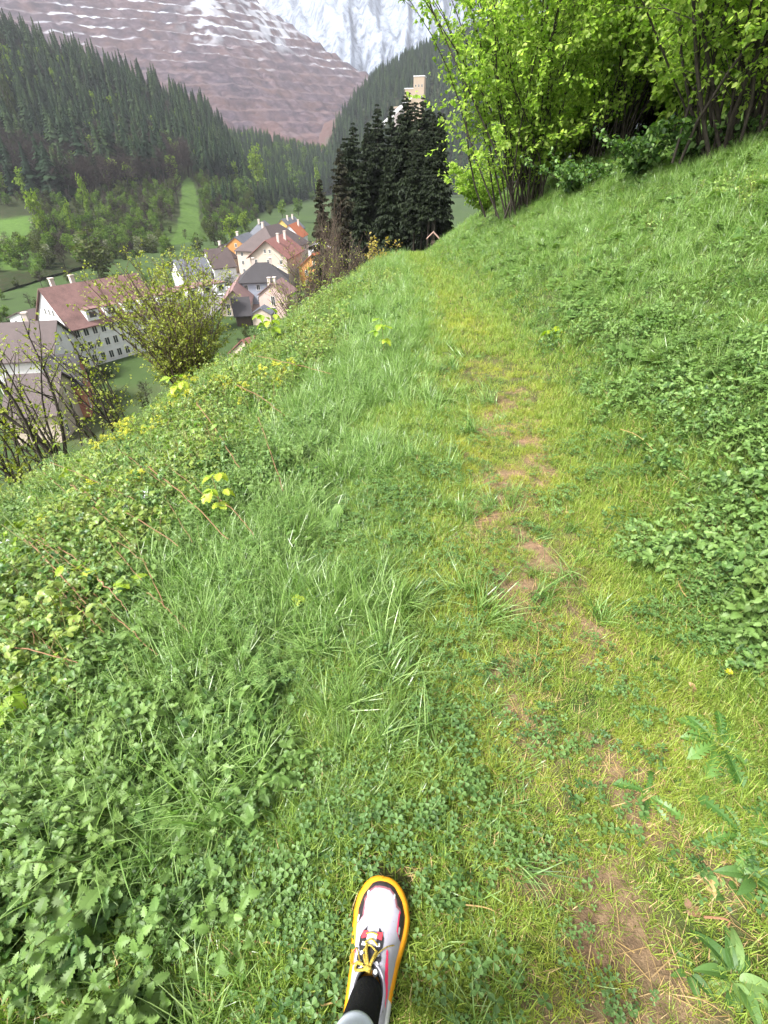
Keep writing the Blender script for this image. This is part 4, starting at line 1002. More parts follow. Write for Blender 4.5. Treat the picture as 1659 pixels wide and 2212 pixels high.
for i, kd, h in kept:
    cnt[kd] = cnt.get(kd, 0) + 1
    mx = {'con': 230, 'bare': 130, 'larch': 60, 'green': 45, 'bright': 45, 'olive': 50, 'blossom': 15}[kd]
    p = P_[i] - np.array([0, 0, .3])
    if cnt[kd] <= mx: put_tree(kd, p, h, {'con': 1.5, 'bare': 1.2, 'larch': 1.0}.get(kd, 1.25), *LAB[kd])
    else: rest.setdefault(kd, []).append((p, h))
# the rest of the woods: one object per hillside, too many to count
farc = bpy.data.collections.new('far_tree_shapes'); FO = []
for i, (kd, v) in enumerate([('con', 0), ('con', 1), ('con', 2), ('con', 3), ('bare', 0), ('bare', 1), ('larch', 0), ('larch', 1), ('bright', 0), ('bright', 1), ('green', 0), ('olive', 0), ('green', 1), ('olive', 1)]):
    o = bpy.data.objects.new(f'far_shape_{i:02d}', FM[kd][v]); farc.objects.link(o); FO.append((kd, i))
FIDX = {}
for kd, i in FO: FIDX.setdefault(kd, []).append(i)
WOOD = SCATTER.copy()
for n_ in WOOD.nodes:
    if n_.bl_idname == 'GeometryNodeCollectionInfo': n_.inputs[0].default_value = farc
def wood(name, label, lst):
    n = len(lst); me = bpy.data.meshes.new(name); me.vertices.add(n)
    me.vertices.foreach_set('co', np.array([q[1] for q in lst], np.float32).ravel())
    a = me.attributes.new('pid', 'INT', 'POINT'); a.data.foreach_set('value', np.array([rt.choice(FIDX[q[0]]) for q in lst], np.int32))
    a = me.attributes.new('rot', 'FLOAT_VECTOR', 'POINT'); a.data.foreach_set('vector', np.array([(T(-.04, .04), T(-.04, .04), T(0, 6.28)) for q in lst], np.float32).ravel())
    a = me.attributes.new('scl', 'FLOAT', 'POINT'); a.data.foreach_set('value', np.array([q[2] for q in lst], np.float32))
    o = link(bpy.data.objects.new(name, me)); tag(o, label, 'forest', kind='stuff'); o.modifiers.new('trees', 'NODES').node_group = WOOD
wood('hillside_forest', 'closed dark conifer forest covering the far left hillside', [(kd, p, h) for kd in rest if kd in FIDX for p, h in rest[kd]])
PB = sample_loft(B_hill, 2400, rf); pxb, pyb, _ = project(PB)
lst = [('con' if rf.random() < .88 else ('larch' if rf.random() < .6 else 'green'), p, rf.uniform(17, 26)) for p, a, b in zip(PB, pxb, pyb) if 440 < a < 860]
wood('ridge_forest', 'dark conifer forest on the lower ridge farther up the valley', lst)
PC = sample_loft(C_hill, 3600, rf); pxc, pyc, _ = project(PC)
lst = [('con', p, rf.uniform(18, 28)) for p, a, b in zip(PC, pxc, pyc) if 700 < a < 1150]
wood('slope_forest', 'blue green conifer forest on the slope right of the ore mountain', lst)
for i in range(105):
    px, py = T(430, 790), T(395, 500); b = at_floor(px, py, FLOOR_Z - .2)
    if py > 440 and 480 < px < 720: continue
    kd = rt.choice(('green', 'olive', 'green', 'con', 'con', 'bare')); put_tree(kd, b, T(7, 13) if kd != 'con' else T(14, 22), {'con': 1.0}.get(kd, 1.25), *{'green': ('green broadleaf tree on the valley floor behind the village', 'fresh green trees behind the village'), 'olive': ('olive green tree on the valley floor behind the village', 'olive trees behind the village'), 'con': ('conifer on the valley floor behind the village', 'conifers behind the village'), 'bare': ('leafless tree on the valley floor behind the village', 'leafless trees behind the village')}[kd])
# trees one can point at
_AV = A_hill.reshape(-1, 3); _ax, _ay, _ad = project(_AV)
def on_hill(px, py, t):
    if at_floor(px, py, FLOOR_Z)[2] and ray(px, py)[2] < -.1:
        q = at_floor(px, py, FLOOR_Z); tq = (q[1] * CP - (q[2] - EYE[2]) * SP)
    else: tq = 1e9
    dd = (_ax - px) ** 2 + (_ay - py) ** 2 + np.where(_ad > 620, 1e6, 0); i = int(np.argmin(dd + _ad * .01)); th = float(_ad[i]) if dd[i] < 200 else 1e9
    t = min(tq, th) if min(tq, th) < 1e8 else t
    return at(px, py, t) - np.array([0, 0, .3]), t
def big(kind, px, pbase, ptop, t, wd, label, v=0):
    kind = 'bright' if kind == 'green' and pbase - ptop > 44 else kind
    b, t = on_hill(px, pbase, t); tp = at(px, ptop, t); put_tree(kind, b, (tp[2] - b[2]) * 1.02, wd, label, None, v)
big('green', 97, 520, 412, 235, .62, 'tall bright green tree standing above the left meadow', 0)
big('green', 165, 515, 425, 240, .45, 'bright green conical tree right of the tall bright one', 1)
big('green', 195, 470, 375, 290, .45, 'slim pale green tree against the dark wood', 2)
big('olive', 215, 600, 480, 205, 1.3, 'wide olive green tree at the foot of the hill behind the long white building', 0)
big('green', 557, 400, 312, 420, .75, 'big round light green tree at the end of the wood', 3)
big('green', 690, 430, 358, 440, .5, 'slim light green tree left of the dark spruces', 1)
big('green', 112, 330, 285, 390, .8, 'small fresh green tree alone in the middle of the dark wood', 2)
big('green', 285, 360, 305, 380, .5, 'fresh green tree high in the right part of the dark wood', 0)
big('bare', 385, 440, 355, 330, .8, 'dark bare tree beside the mown strip', 1)
big('olive', 40, 300, 60 + 30, 470, .35, 'olive tree at the crest of the hillside', 2)
for i, (px, pb, pt, t) in enumerate([(465, 530, 470, 230), (500, 520, 460, 250), (530, 500, 455, 270), (430, 545, 500, 215), (610, 470, 430, 340), (645, 465, 425, 350), (585, 465, 432, 340)]):
    big('green' if i % 3 else 'olive', px, pb, pt, t, 1.2, ['leafy bush at the lower end of the mown strip', 'round green bush behind the white house', 'round green bush above the orange house', 'bush in front of the mown strip', 'blossoming bush above the grey roofs', 'green bush above the yellow house', 'green bush behind the grey roof'][i], i)
# ------------------------------------------------------------------ the village
def tile_mat(name, col, var=0.25, sc=3.0):
    k = NT(name); co = k.coord('Object'); n = k.noise(0.5, 5, .65, co); n2 = k.noise(6, 4, .7, co)
    wv = k.n('ShaderNodeTexWave', wave_type='BANDS', bands_direction='Z'); wv.inputs['Scale'].default_value = sc; wv.inputs['Distortion'].default_value = .6; k.l(co, wv.inputs['Vector'])
    f = k.math('ADD', k.math('MULTIPLY', n, .6), k.math('MULTIPLY', n2, .4))
    c = k.ramp(f, [(.3, [q * (1 - var) for q in col]), (.7, [min(1, q * (1 + var)) for q in col])])
    c = k.mix(k.math('MULTIPLY', wv.outputs['Fac'], .25), c, [q * .6 for q in col])
    return k.done(k.bsdf(c, .7, .3, 0, wv.outputs['Fac'], .4, .05))
def wall_mat(name, col):
    k = NT(name); co = k.coord('Object'); n = k.noise(.35, 5, .6, co); n2 = k.noise(3, 5, .7, k.coord('Object', (1, 1, .25)))
    f = k.math('ADD', k.math('MULTIPLY', n, .5), k.math('MULTIPLY', n2, .5))
    return k.done(k.bsdf(k.ramp(f, [(.3, [q * .82 for q in col]), (.62, col)]), .9, .1))
WHITE = wall_mat('white_render', (.60, .595, .60)); CREAM = wall_mat('cream_render', (.44, .365, .30)); ORANGE = wall_mat('orange_render', (.40, .20, .07))
YELLOW = wall_mat('yellow_render', (.38, .30, .10)); BLUE = wall_mat('pale_blue_render', (.31, .335, .40)); PINKW = wall_mat('pink_render', (.44, .33, .29)); REDW = wall_mat('red_render', (.40, .16, .12))
T_BROWN = tile_mat('brown_tiles', (.062, .045, .043)); T_RED = tile_mat('red_tiles', (.17, .070, .058)); T_PINK = tile_mat('faded_pink_tiles', (.16, .095, .088)); T_GREY = tile_mat('grey_slate', (.085, .09, .105)); T_DARK = tile_mat('dark_slate', (.028, .025, .027)); T_ORANGE = tile_mat('orange_tiles', (.30, .085, .03)); T_MIX = tile_mat('weathered_red_tiles', (.14, .078, .070), .5)
GLASS = plain('window_pane', (.03, .035, .04), .15, .5); FRAME = plain('window_frame', (.6, .58, .54), .6); WOODD = plain('dark_wood', (.05, .035, .025), .8); BRICK = plain('chimney_render', (.42, .36, .32), .9)

def window(parent, c, nrm, w, h):
    """c = centre on the wall, nrm = outward direction in the wall's own frame"""
    n = Vector(nrm); s_ = Vector((-n.y, n.x, 0)); u = Vector((0, 0, 1)); c = Vector(c)
    def slab(mb, a0, a1, b0, b1, d0, d1):
        v = [c + s_ * a + u * b + n * d for d in (d0, d1) for b in (b0, b1) for a in (a0, a1)]
        mb.add(v, [(0, 2, 3, 1), (4, 5, 7, 6), (0, 1, 5, 4), (2, 6, 7, 3), (0, 4, 6, 2), (1, 3, 7, 5)])
    f = MB(); e = .09; W, H = w / 2, h / 2
    slab(f, -W - e, -W, -H - e, H + e, -.05, .06); slab(f, W, W + e, -H - e, H + e, -.05, .06); slab(f, -W, W, H, H + e, -.05, .06); slab(f, -W - e, W + e, -H - 2 * e, -H - e, -.05, .12); slab(f, -.03, .03, -H, H, -.04, .045)
    o = f.build('window', FRAME, parent)
    g = MB(); slab(g, -W, W, -H, H, -.04, .02); g.build('pane', GLASS, o)

HOUSES = []
def house(name, label, base, w, d, hw, hr, rot, wallm, roofm, style='gable', floors=2, cols=(2, 3), chim=((.25, .1),), over=.5, attic=1, door=True, wsz=(.9, 1.3), cat='house', group=None, band=None):
    """w across the gable (local x), d along the ridge (local y), gable end at -y; base = centre of that gable's foot"""
    root = empty(name, base, rot); tag(root, label, cat, group); HOUSES.append((base[0] - math.sin(rot) * d / 2, base[1] + math.cos(rot) * d / 2, max(w, d) / 2 + 2.5))
    W = w / 2; zb = -1.5
    m = MB()
    if style == 'hip':
        m.box(-W, W, 0, d, zb, hw)
    else:
        v = [(-W, 0, zb), (W, 0, zb), (W, 0, hw), (0, 0, hw + hr), (-W, 0, hw), (-W, d, zb), (W, d, zb), (W, d, hw), (0, d, hw + hr), (-W, d, hw)]
        m.add(v, [(0, 1, 2, 3, 4), (9, 8, 7, 6, 5), (1, 6, 7, 2), (5, 0, 4, 9), (2, 7, 8, 3), (9, 4, 3, 8), (0, 5, 6, 1)])
    m.build('wall', wallm, root)
    r = MB(); th = .22; sl = hr / W
    if style == 'hip':
        o = over; ez = hw - o * sl * .6; hp = min(W, d * .45)
        v = [(-W - o, -o, ez), (W + o, -o, ez), (W + o, d + o, ez), (-W - o, d + o, ez), (0, hp, hw + hr), (0, d - hp, hw + hr)]
        v2 = [(a, b, c + th) for a, b, c in v]
        r.add(v + v2, [(0, 3, 2, 1), (6, 7, 10), (7, 8, 11, 10), (8, 9, 11), (9, 6, 10, 11), (0, 1, 7, 6), (1, 2, 8, 7), (2, 3, 9, 8), (3, 0, 6, 9)])
    else:
        for sg in (-1, 1):
            x1 = sg * (W + over); z1 = hw - over * sl; zt = hw + hr
            v = [(0, -over, zt), (x1, -over, z1), (x1, d + over, z1), (0, d + over, zt)]
            v = [(a, b, c + .02) for a, b, c in v] + [(a, b, c + th) for a, b, c in v]
            fs = [(0, 1, 2, 3), (7, 6, 5, 4), (0, 4, 5, 1), (1, 5, 6, 2), (2, 6, 7, 3), (3, 7, 4, 0)]
            r.add(v, fs)
    ro = r.build('roof', roofm, root)
    for cx, cy_ in chim:
        c = MB(); zc = hw + hr * (1 - abs(cx)) - .6; a = .38
        c.box(cx * W - a, cx * W + a, cy_ * d - a, cy_ * d + a, zc, hw + hr + 1.3); c.box(cx * W - a - .1, cx * W + a + .1, cy_ * d - a - .1, cy_ * d + a + .1, hw + hr + 1.302, hw + hr + 1.5)
        c.build('chimney', BRICK, ro)
    fh = hw / floors
    for fl_ in range(floors):
        z = fh * fl_ + fh * .55
        for j in range(cols[0]):
            x = -W + w * (j + .5) / cols[0]
            if door and fl_ == 0 and j == cols[0] // 2: continue
            window(root, (x, 0, z), (0, -1, 0), *wsz)
        for j in range(cols[1]):
            y = d * (j + .5) / cols[1]
            window(root, (W, y, z), (1, 0, 0), *wsz); 
            if rot < -.2: window(root, (-W, y, z), (-1, 0, 0), *wsz)
    if style != 'hip':
        for j in range(attic):
            window(root, ((j - (attic - 1) / 2) * 1.6, 0, hw + hr * .34), (0, -1, 0), wsz[0] * .8, wsz[1] * .85)
    if door:
        x = -W + w * (cols[0] // 2 + .5) / cols[0]; dm = MB(); dm.box(x - .55, x + .55, -.06, .03, 0, 2.1); dm.build('door', WOODD, root)
    if band:
        b = MB()
        for zz in band: b.box(-W - .05, W + .05, -.06, -.002, zz, zz + .25)
        b.build('string_course', FRAME, root)
    return root
def gp(px, py): return at_floor(px, py, FLOOR_Z)
Rd = lambda a: R(a)
def q4(x, y): return (800 + x / 2.765) * .553, (800 + y / 2.765) * .553
def qc(x, y): return x / 2.37 * .553, (1000 + y / 2.37) * .553
def rhouse(name, label, a, b, H, w, hrf, wallm, roofm, style='gable', floors=2, dmax=None, **kw):
    """house whose ridge runs from a (its near end) to b, H above the ground"""
    A = at_floor(*a, FLOOR_Z + H); B = at_floor(*b, FLOOR_Z + H); d = np.array([B[0] - A[0], B[1] - A[1]]); L = np.linalg.norm(d); d /= L
    if dmax: L = min(L, dmax)
    s0 = np.array([A[0], A[1]])
    if style == 'hip': hp = w / 2; s0 = s0 - d * hp; L += 2 * hp
    return house(name, label, (s0[0], s0[1], FLOOR_Z), w, L, H - hrf, hrf, -math.atan2(d[0], d[1]), wallm, roofm, style, floors, **kw)
rhouse('gabled_house', 'large cream house with a pink tiled gable and paired attic windows facing the viewer', q4(660, 388), q4(850, 315), 14.5, 12.5, 4.6, CREAM, T_RED, 'gable', 3, cols=(3, 4), chim=((.3, .35), (.3, .75)), over=.9, attic=2, wsz=(.8, 1.2), band=(3.4, 6.7))
rhouse('hipped_house', 'big house with a brown hipped roof behind the large cream one', q4(650, 238), q4(795, 207), 15.5, 17, 7.0, CREAM, T_BROWN, 'hip', 3, cols=(4, 4), chim=((-.1, .3),), over=.7)
rhouse('orange_house', 'orange house under a grey roof at the bend of the street', q4(322, 352), q4(470, 300), 12.2, 11, 4.0, ORANGE, T_GREY, 'gable', 3, cols=(3, 4), chim=((-.1, .3),), over=.3)
rhouse('white_house', 'white gabled house with a dark brown roof left of the orange house', q4(240, 468), q4(0, 488), 10.8, 11, 5, WHITE, T_BROWN, 'gable', 2, cols=(3, 3), chim=(), over=.4, attic=2, door=False)
rhouse('brown_roofed_house', 'brown roofed house tucked between the white and the orange house', q4(278, 418), q4(165, 442), 9.6, 10, 4, CREAM, T_BROWN, 'gable', 2, cols=(2, 3), chim=((0.1, .9),), over=.4, door=False)
rhouse('grey_roofed_house', 'pale house with a light grey hipped roof behind the brown hipped one', q4(590, 192), q4(645, 172), 12, 10, 5, CREAM, T_GREY, 'hip', 2, chim=((0.0, .2),))
rhouse('yellow_house', 'yellow house under a dark grey roof at the far end of the village', q4(828, 158), q4(965, 127), 12, 11, 5, YELLOW, T_GREY, 'gable', 2, cols=(3, 4), chim=((.2, .3), (.2, .7)), over=.4)
rhouse('orange_roofed_house', 'white house under a bright orange roof', q4(908, 222), q4(992, 187), 11, 10, 5, WHITE, T_ORANGE, 'gable', 2, cols=(3, 3), chim=((.3, .8),), over=.5)
rhouse('blue_house', 'pale blue house with a dark hipped roof and two white chimneys', q4(545, 632), q4(690, 628), 10.6, 10, 4.2, BLUE, T_DARK, 'hip', 2, cols=(2, 4), chim=((0, .32), (0, .68)), over=.6)
rhouse('brown_barn', 'house with a weathered reddish brown roof in front of the blue house', q4(300, 925), q4(378, 768), 6.6, 7.5, 3.4, CREAM, T_PINK, 'gable', 2, cols=(2, 4), chim=(), over=.6, attic=0)
rhouse('pink_house', 'pinkish house with a tall stair window in its gable', q4(716, 856), q4(830, 795), 8.6, 8, 2.8, PINKW, T_PINK, 'gable', 2, cols=(1, 2), chim=((.1, .2), (-.2, .1)), over=.35, attic=0, door=False, wsz=(1.0, 2.1))
rhouse('dark_shed', 'dark slate roofed shed below the brown barn', q4(455, 1000), q4(300, 1010), 6.0, 9, 3.2, WOODD, T_DARK, 'gable', 1, cols=(1, 2), chim=(), over=.6, attic=0, door=False, wsz=(.7, .8), cat='shed')
rhouse('small_shed', 'small cream shed with a pale roof beside the dark one', q4(600, 1120), q4(640, 1085), 4.2, 5, 1.4, CREAM, T_GREY, 'gable', 1, cols=(1, 1), chim=(), over=.3, attic=0, door=False, wsz=(.8, .8), cat='shed')
LB = rhouse('long_white_building', 'very long white building with a weathered red roof and attic windows', (88, 625), (290, 592), 14.5, 13, 6.5, WHITE, T_MIX, 'gable', 3, cols=(4, 11), chim=((-.2, .15), (-.2, .35)), over=.5, attic=3, door=False, wsz=(.9, 1.4), cat='building')
for i in range(9):      # a row of white dormers low on the long roof
    y = 4 + i * 4.1; m = MB(); x0, x1 = 3.3, 6.2; m.box(x0 - 1, x1, y, y + 2.6, 8.3, 10.6); dm = m.build('dormer', WHITE, LB)
    r = MB(); r.box(x0 - 2.2, x1 + .3, y - .2, y + 2.8, 10.603, 10.8); r.build('dormer_roof', T_MIX, dm)
    g = MB(); g.box(x1 + .005, x1 + .03, y + .6, y + 2.0, 9.1, 10.2); g.build('pane', GLASS, dm)
rhouse('annex', 'low white annex with a brown roof at the left end of the long white building', (40, 676), (72, 668), 6.4, 8, 1.4, WHITE, T_BROWN, 'gable', 2, cols=(2, 2), chim=(), over=.4, attic=0, door=False, cat='building')
rhouse('brown_roofed_building', 'wide white building with a dark brown roof at the left edge', qc(500, 605), qc(-60, 632), 11, 14, 4.6, WHITE, T_BROWN, 'gable', 2, cols=(3, 7), chim=((.2, .5),), over=.6, cat='building')
rhouse('red_walled_house', 'house with a red end wall below the wide brown roofed building', qc(690, 905), qc(420, 935), 9, 10, 3.4, REDW, T_DARK, 'gable', 2, cols=(2, 3), chim=(), over=.5)
rhouse('cream_house', 'cream house with a dark roof lowest at the left edge behind the bare trunks', qc(540, 1085), qc(100, 1110), 8.5, 12, 4, CREAM, T_BROWN, 'gable', 2, cols=(3, 4), chim=(), over=.5)
rhouse('grey_roofed_barn', 'low grey roofed barn seen over the willow twigs', (440, 556), (375, 562), 8.5, 11, 4, WHITE, T_GREY, 'gable', 1, cols=(2, 3), chim=(), over=.4, attic=0)
rhouse('ochre_house', 'ochre house seen through the willow shrub', (352, 618), (300, 628), 10.5, 11, 4.5, ORANGE, T_PINK, 'gable', 2, cols=(2, 3), chim=(), over=.4)
rhouse('peach_house', 'peach house behind the leafless shrubs', (676, 548), (710, 535), 10.5, 11, 4.4, ORANGE, T_ORANGE, 'gable', 2, cols=(2, 3), chim=((.2, .4),), over=.4)
rhouse('pale_villa', 'pale villa with a pink roof between the olive spruces', (692, 512), (722, 502), 11.5, 11, 4, WHITE, T_PINK, 'gable', 2, cols=(3, 3), chim=(), over=.4)
rhouse('red_roofed_cottage', 'small red roofed cottage showing above the bramble edge', (525, 735), (560, 722), 6.2, 8, 3.0, CREAM, T_RED, 'gable', 1, cols=(2, 2), chim=(), over=.4, attic=0)
# street
k = NT('street_asphalt'); co = k.coord('Object'); n = k.noise(2, 5, .7, co); n2 = k.noise(.15, 4, .6, co)
ASPH = k.done(k.bsdf(k.mix(n2, (.08, .072, .075), k.ramp(n, [(.3, (.13, .115, .11)), (.7, (.13, .117, .115))])), .5, .4))
def ribbon(name, pts, width, mat, z):
    A = cat_interp(np.array([gp(*q) for q in pts]), 60); d = np.gradient(A, axis=0); d[:, 2] = 0; d /= np.linalg.norm(d, axis=1, keepdims=True)
    nrm = np.stack([-d[:, 1], d[:, 0], 0 * d[:, 0]], 1) * width / 2; L = A + nrm; Rr = A - nrm
    V = np.concatenate([L, Rr]); V[:, 2] = FLOOR_Z + z; i = np.arange(59)
    return tag(link(bpy.data.objects.new(name, np_mesh(name, V, np.stack([i, i + 60, i + 61, i + 1], 1), mat))), kind='structure')
ribbon('street', [(360, 760), (430, 690), (480, 640), (512, 600), (545, 570), (585, 545), (640, 540), (700, 560)], 6.5, ASPH, .32)
ribbon('courtyard', [(545, 690), (556, 660), (560, 640), (556, 625)], 6, plain('courtyard_paving', (.22, .16, .14), .9, .2), .33)
# parked cars
CARP = plain('white_car_paint', (.7, .7, .72), .25, .5, .03); TYRE = plain('tyre_rubber', (.02, .02, .02), .8)
def car(label, p, rot):
    root = empty('parked_car', p, rot); tag(root, label, 'car', 'cars parked on the village green')
    prof = [(-2.1, .35), (-2.1, .8), (-1.95, 1.0), (-1.3, 1.05), (-.7, 1.48), (.8, 1.5), (1.55, 1.02), (2.05, .9), (2.1, .35)]
    m = MB(); V = [(y, x, z) for y in (-.85, .85) for x, z in prof]; n = len(prof)
    m.add(V, [tuple(range(n - 1, -1, -1)), tuple(range(n, 2 * n))] + [(i, (i + 1) % n, n + (i + 1) % n, n + i) for i in range(n)]); m.build('body', CARP, root)
    g = MB(); 
    for sg in (-1, 1): g.add([(sg * .862, a, b) for a, b in ((-1.15, 1.06), (1.3, 1.06), (.75, 1.42), (-.65, 1.42))], [(0, 1, 2, 3)])
    g.add([(-.72, .86, 1.49), (.72, .86, 1.49), (.78, 1.52, 1.07), (-.78, 1.52, 1.07)], [(0, 1, 2, 3)]); g.build('window', GLASS, root)
    for sx in (-1, 1):
        for sy in (-1.3, 1.3):
            wv = MB(); wv.tube([(sx * .7, sy, .32), (sx * .9, sy, .32)], .32, 14); wv.build('wheel', TYRE, root)
p = gp(498, 632); car('white car parked on the green beside the brown barn', (p[0], p[1], FLOOR_Z + .3), R(70))
p = gp(542, 607); car('white car half hidden behind the roof of the brown barn', (p[0], p[1], FLOOR_Z + .3), R(50))
p = gp(478, 640); car('pale car parked farthest left on the green', (p[0], p[1], FLOOR_Z + .3), R(65))

# garden trees and bushes between the houses
ng = 0
for i in range(600):
    px, py = T(-60, 720), T(500, 960) - (260 * rt.random() if i % 2 else 0)
    if py < 500: py = 500 + T(0, 60)
    b = at_floor(px, py, FLOOR_Z - .1)
    if any(math.hypot(b[0] - x, b[1] - y) < r_ for x, y, r_ in HOUSES) or ng > 175: continue
    ng += 1; kd = rt.choice(('green', 'olive', 'green', 'olive', 'bare'))
    o = put_tree(kd, b, T(2.0, 6.0), 1.3, *{'green': ('small green garden tree among the village houses', 'green garden trees in the village'), 'olive': ('olive green garden bush among the village houses', 'garden bushes in the village'), 'bare': ('leafless garden tree among the village houses', 'leafless garden trees in the village')}[kd])
    o.name = 'garden_tree'
# ---- mine works
CONC = wall_mat('mine_concrete', (.33, .26, .19)); YROOF = plain('yellow_sheet', (.62, .48, .16), .6); STEEL = plain('mine_steel', (.20, .17, .16), .7)
def works():
    t = 560; b = at(893, 262, t); root = empty('mine_tower', b, R(-12)); tag(root, 'cream mine tower with a lower block and a sloping conveyor gallery above the spruces', 'building')
    hgt = at(905, 173, t)[2] - b[2]; m = MB(); m.box(-1, 11, 0, 12, -30, hgt); m.box(-11, -1.003, 2, 16, -30, hgt * .74); m.build('wall', CONC, root)
    r = MB(); r.box(-1.4, 11.4, -.4, 12.4, hgt, hgt + .8); r.box(-11.4, -1.41, 1.6, 16.4, hgt * .74, hgt * .74 + .8); r.build('roof', WHITE, root)
    g = MB(); g.tube([(-3, -3, hgt * .55), (-40, -12, -8)], 2.4, 4); g.build('conveyor_gallery', WHITE, root)
    for z in (.3, .55, .8):
        for x in (1.5, 5, 8.5): window(root, (x, 0, hgt * z), (0, -1, 0), 1.4, 2.2)
    t = 1050; b = at(779, 252, t); root = empty('mine_shed', b, R(8)); tag(root, 'small mine shed with a bright yellow roof at the foot of the terraces', 'building')
    m = MB(); m.box(-13, 13, 0, 14, -8, 14); m.build('wall', STEEL, root); r = MB(); r.box(-14, 14, -1, 15, 14.01, 17.5); r.build('roof', YROOF, root)
    t = 640; b = at(862, 270, t); root = empty('mine_silo', b); tag(root, 'grey brown silo left of the cream mine tower', 'silo')
    m = MB(); hh = at(862, 236, t)[2] - b[2]; m.tube([(0, 0, -20), (0, 0, hh)], 7, 20); m.build('drum', STEEL, root); r = MB(); r.tube([(0, 0, hh + .01), (0, 0, hh + 1.5)], 7.5, 20); r.build('lid', CONC, root)
works()
# spoil heaps at the mountain's foot
rows = [[(690, 318, 900), (740, 320, 900), (800, 320, 890), (880, 320, 880), (960, 330, 870)], [(690, 296, 980), (740, 278, 985), (800, 268, 980), (880, 270, 960), (960, 290, 940)], [(700, 270, 1060), (745, 250, 1065), (800, 246, 1060), (880, 240, 1050), (960, 260, 1040)], [(700, 276, 1200), (745, 262, 1200), (800, 250, 1200), (880, 235, 1200), (960, 250, 1200)]]
k = NT('spoil'); co = k.coord('Object'); n = k.noise(.02, 6, .7, k.coord('Object', (3, .6, 1))); n2 = k.noise(.12, 5, .7, co)
c = k.mix(k.ramp(n2, [(.45, (0, 0, 0)), (.62, (1, 1, 1))]), k.ramp(n, [(.32, (.06, .036, .034)), (.5, (.085, .05, .045)), (.62, (.065, .06, .045)), (.72, (.05, .066, .04))]), (.075, .05, .048))
H = loft(rows, 90, 70, 4, 40, 33); loft_obj('spoil_heap', H, k.done(k.bsdf(c, .95, .05, 0, n2, .6, 1)))

# ---- little roofed sign where the path dips into the wood
def signpost():
    p = hit(934, 556, 60); x, y = at(934, 545, 33)[:2]; z = hz(x, y)
    root = empty('trail_sign', (x, y, z - .45), R(-8), .82); tag(root, 'little wooden trail sign with a pitched roof where the path dips away', 'sign')
    m = MB(); m.tube([(0, 0, -.2), (0, 0, 1.75)], .06, 8); m.build('post', WOODD, root)
    r = MB()
    for sg in (-1, 1):
        v = [(0, -.28, 2.0), (sg * .52, -.28, 1.52), (sg * .52, .28, 1.52), (0, .28, 2.0)]; v = v + [(a, b, c + .07) for a, b, c in v]
        r.add(v, [(0, 1, 2, 3), (7, 6, 5, 4), (0, 4, 5, 1), (1, 5, 6, 2), (2, 6, 7, 3), (3, 7, 4, 0)])
    r.build('roof', plain('weathered_shingle', (.30, .19, .15), .8), root)
    b = MB(); b.box(-.16, .16, -.075, -.062, 1.2, 1.45); b.build('board', WOODD, root)
signpost()
# ------------------------------------------------------------------ the walker's right leg and running shoe
RUBBER = plain('yellow_midsole', (.48, .20, .004), .5, .4, .06, 40); 
k = NT('white_upper_mesh'); co = k.coord('Object'); n = k.noise(260, 3, .6, co); n2 = k.noise(14, 4, .6, co)
n3 = k.noise(75, 5, .7, co); dirt = k.ramp(n3, [(.62, (0, 0, 0)), (.72, (.55, .55, .55))])
UPPER = k.done(k.bsdf(k.mix(dirt, k.mix(n2, (.27, .255, .30), (.32, .31, .35)), (.13, .115, .09)), .75, .25, 0, n, .25, .001))
BLACKS = plain('black_synthetic', (.018, .016, .018), .5, .4, .3, 60, .2); PLUM = plain('plum_edge', (.20, .075, .09), .6); PINK = plain('pink_print', (.75, .03, .11), .5); REDT = plain('red_loop', (.75, .035, .05), .45)
WHITES = plain('white_print', (.42, .42, .42), .5); GOLD = None
k = NT('olive_lace'); co = k.coord('Object'); wv = k.n('ShaderNodeTexNoise'); wv.inputs['Scale'].default_value = 420; k.l(co, wv.inputs['Vector'])
GOLD = k.done(k.bsdf(k.ramp(wv.outputs['Fac'], [(.4, (.16, .11, .012)), (.6, (.36, .27, .05))]), .7, .2))
SOCK = plain('black_sock', (.008, .008, .009), .9, .1, .3, 300, .3); CUFF = plain('white_cuff', (.66, .72, .80), .8, .2, .05, 80); LINING = plain('grey_lining', (.05, .05, .055), .9, .1); OUTS = plain('pale_outsole', (.4, .4, .39), .6)
TRO = plain('pale_legging', (.38, .41, .46), .8, .2, .05, 60); SKIN = plain('skin', (.50, .32, .24), .55)

def shoe_w(y):     # half width of the sole outline, heel at y = 0, toe at y = .30
    return np.interp(y, [0, .012, .04, .09, .14, .19, .225, .255, .278, .292, .2985, .30], [.014, .030, .041, .043, .047, .0565, .0590, .0535, .0420, .0285, .0155, .001])
def shoe_c(y): return np.interp(y, [0, .08, .15, .21, .27, .30], [.0, .001, .004, .006, .003, .000])
def up_h(y):       # top line of the upper above the sole
    return np.interp(y, [0, .03, .06, .10, .125, .15, .18, .215, .25, .28, .297], [.062, .060, .055, .066, .064, .056, .047, .038, .031, .023, .009])
SOLE_T = .040
def up_surf(x, y, lift=0.0):
    w_ = np.maximum(shoe_w(y) - .0035 - .003 * sstep(.12, .2, y), .001); t = np.clip((x - shoe_c(y)) / w_, -1, 1)
    return SOLE_T - .004 + up_h(y) * np.maximum(0, 1 - np.abs(t) ** 2.5) ** 0.62 + lift
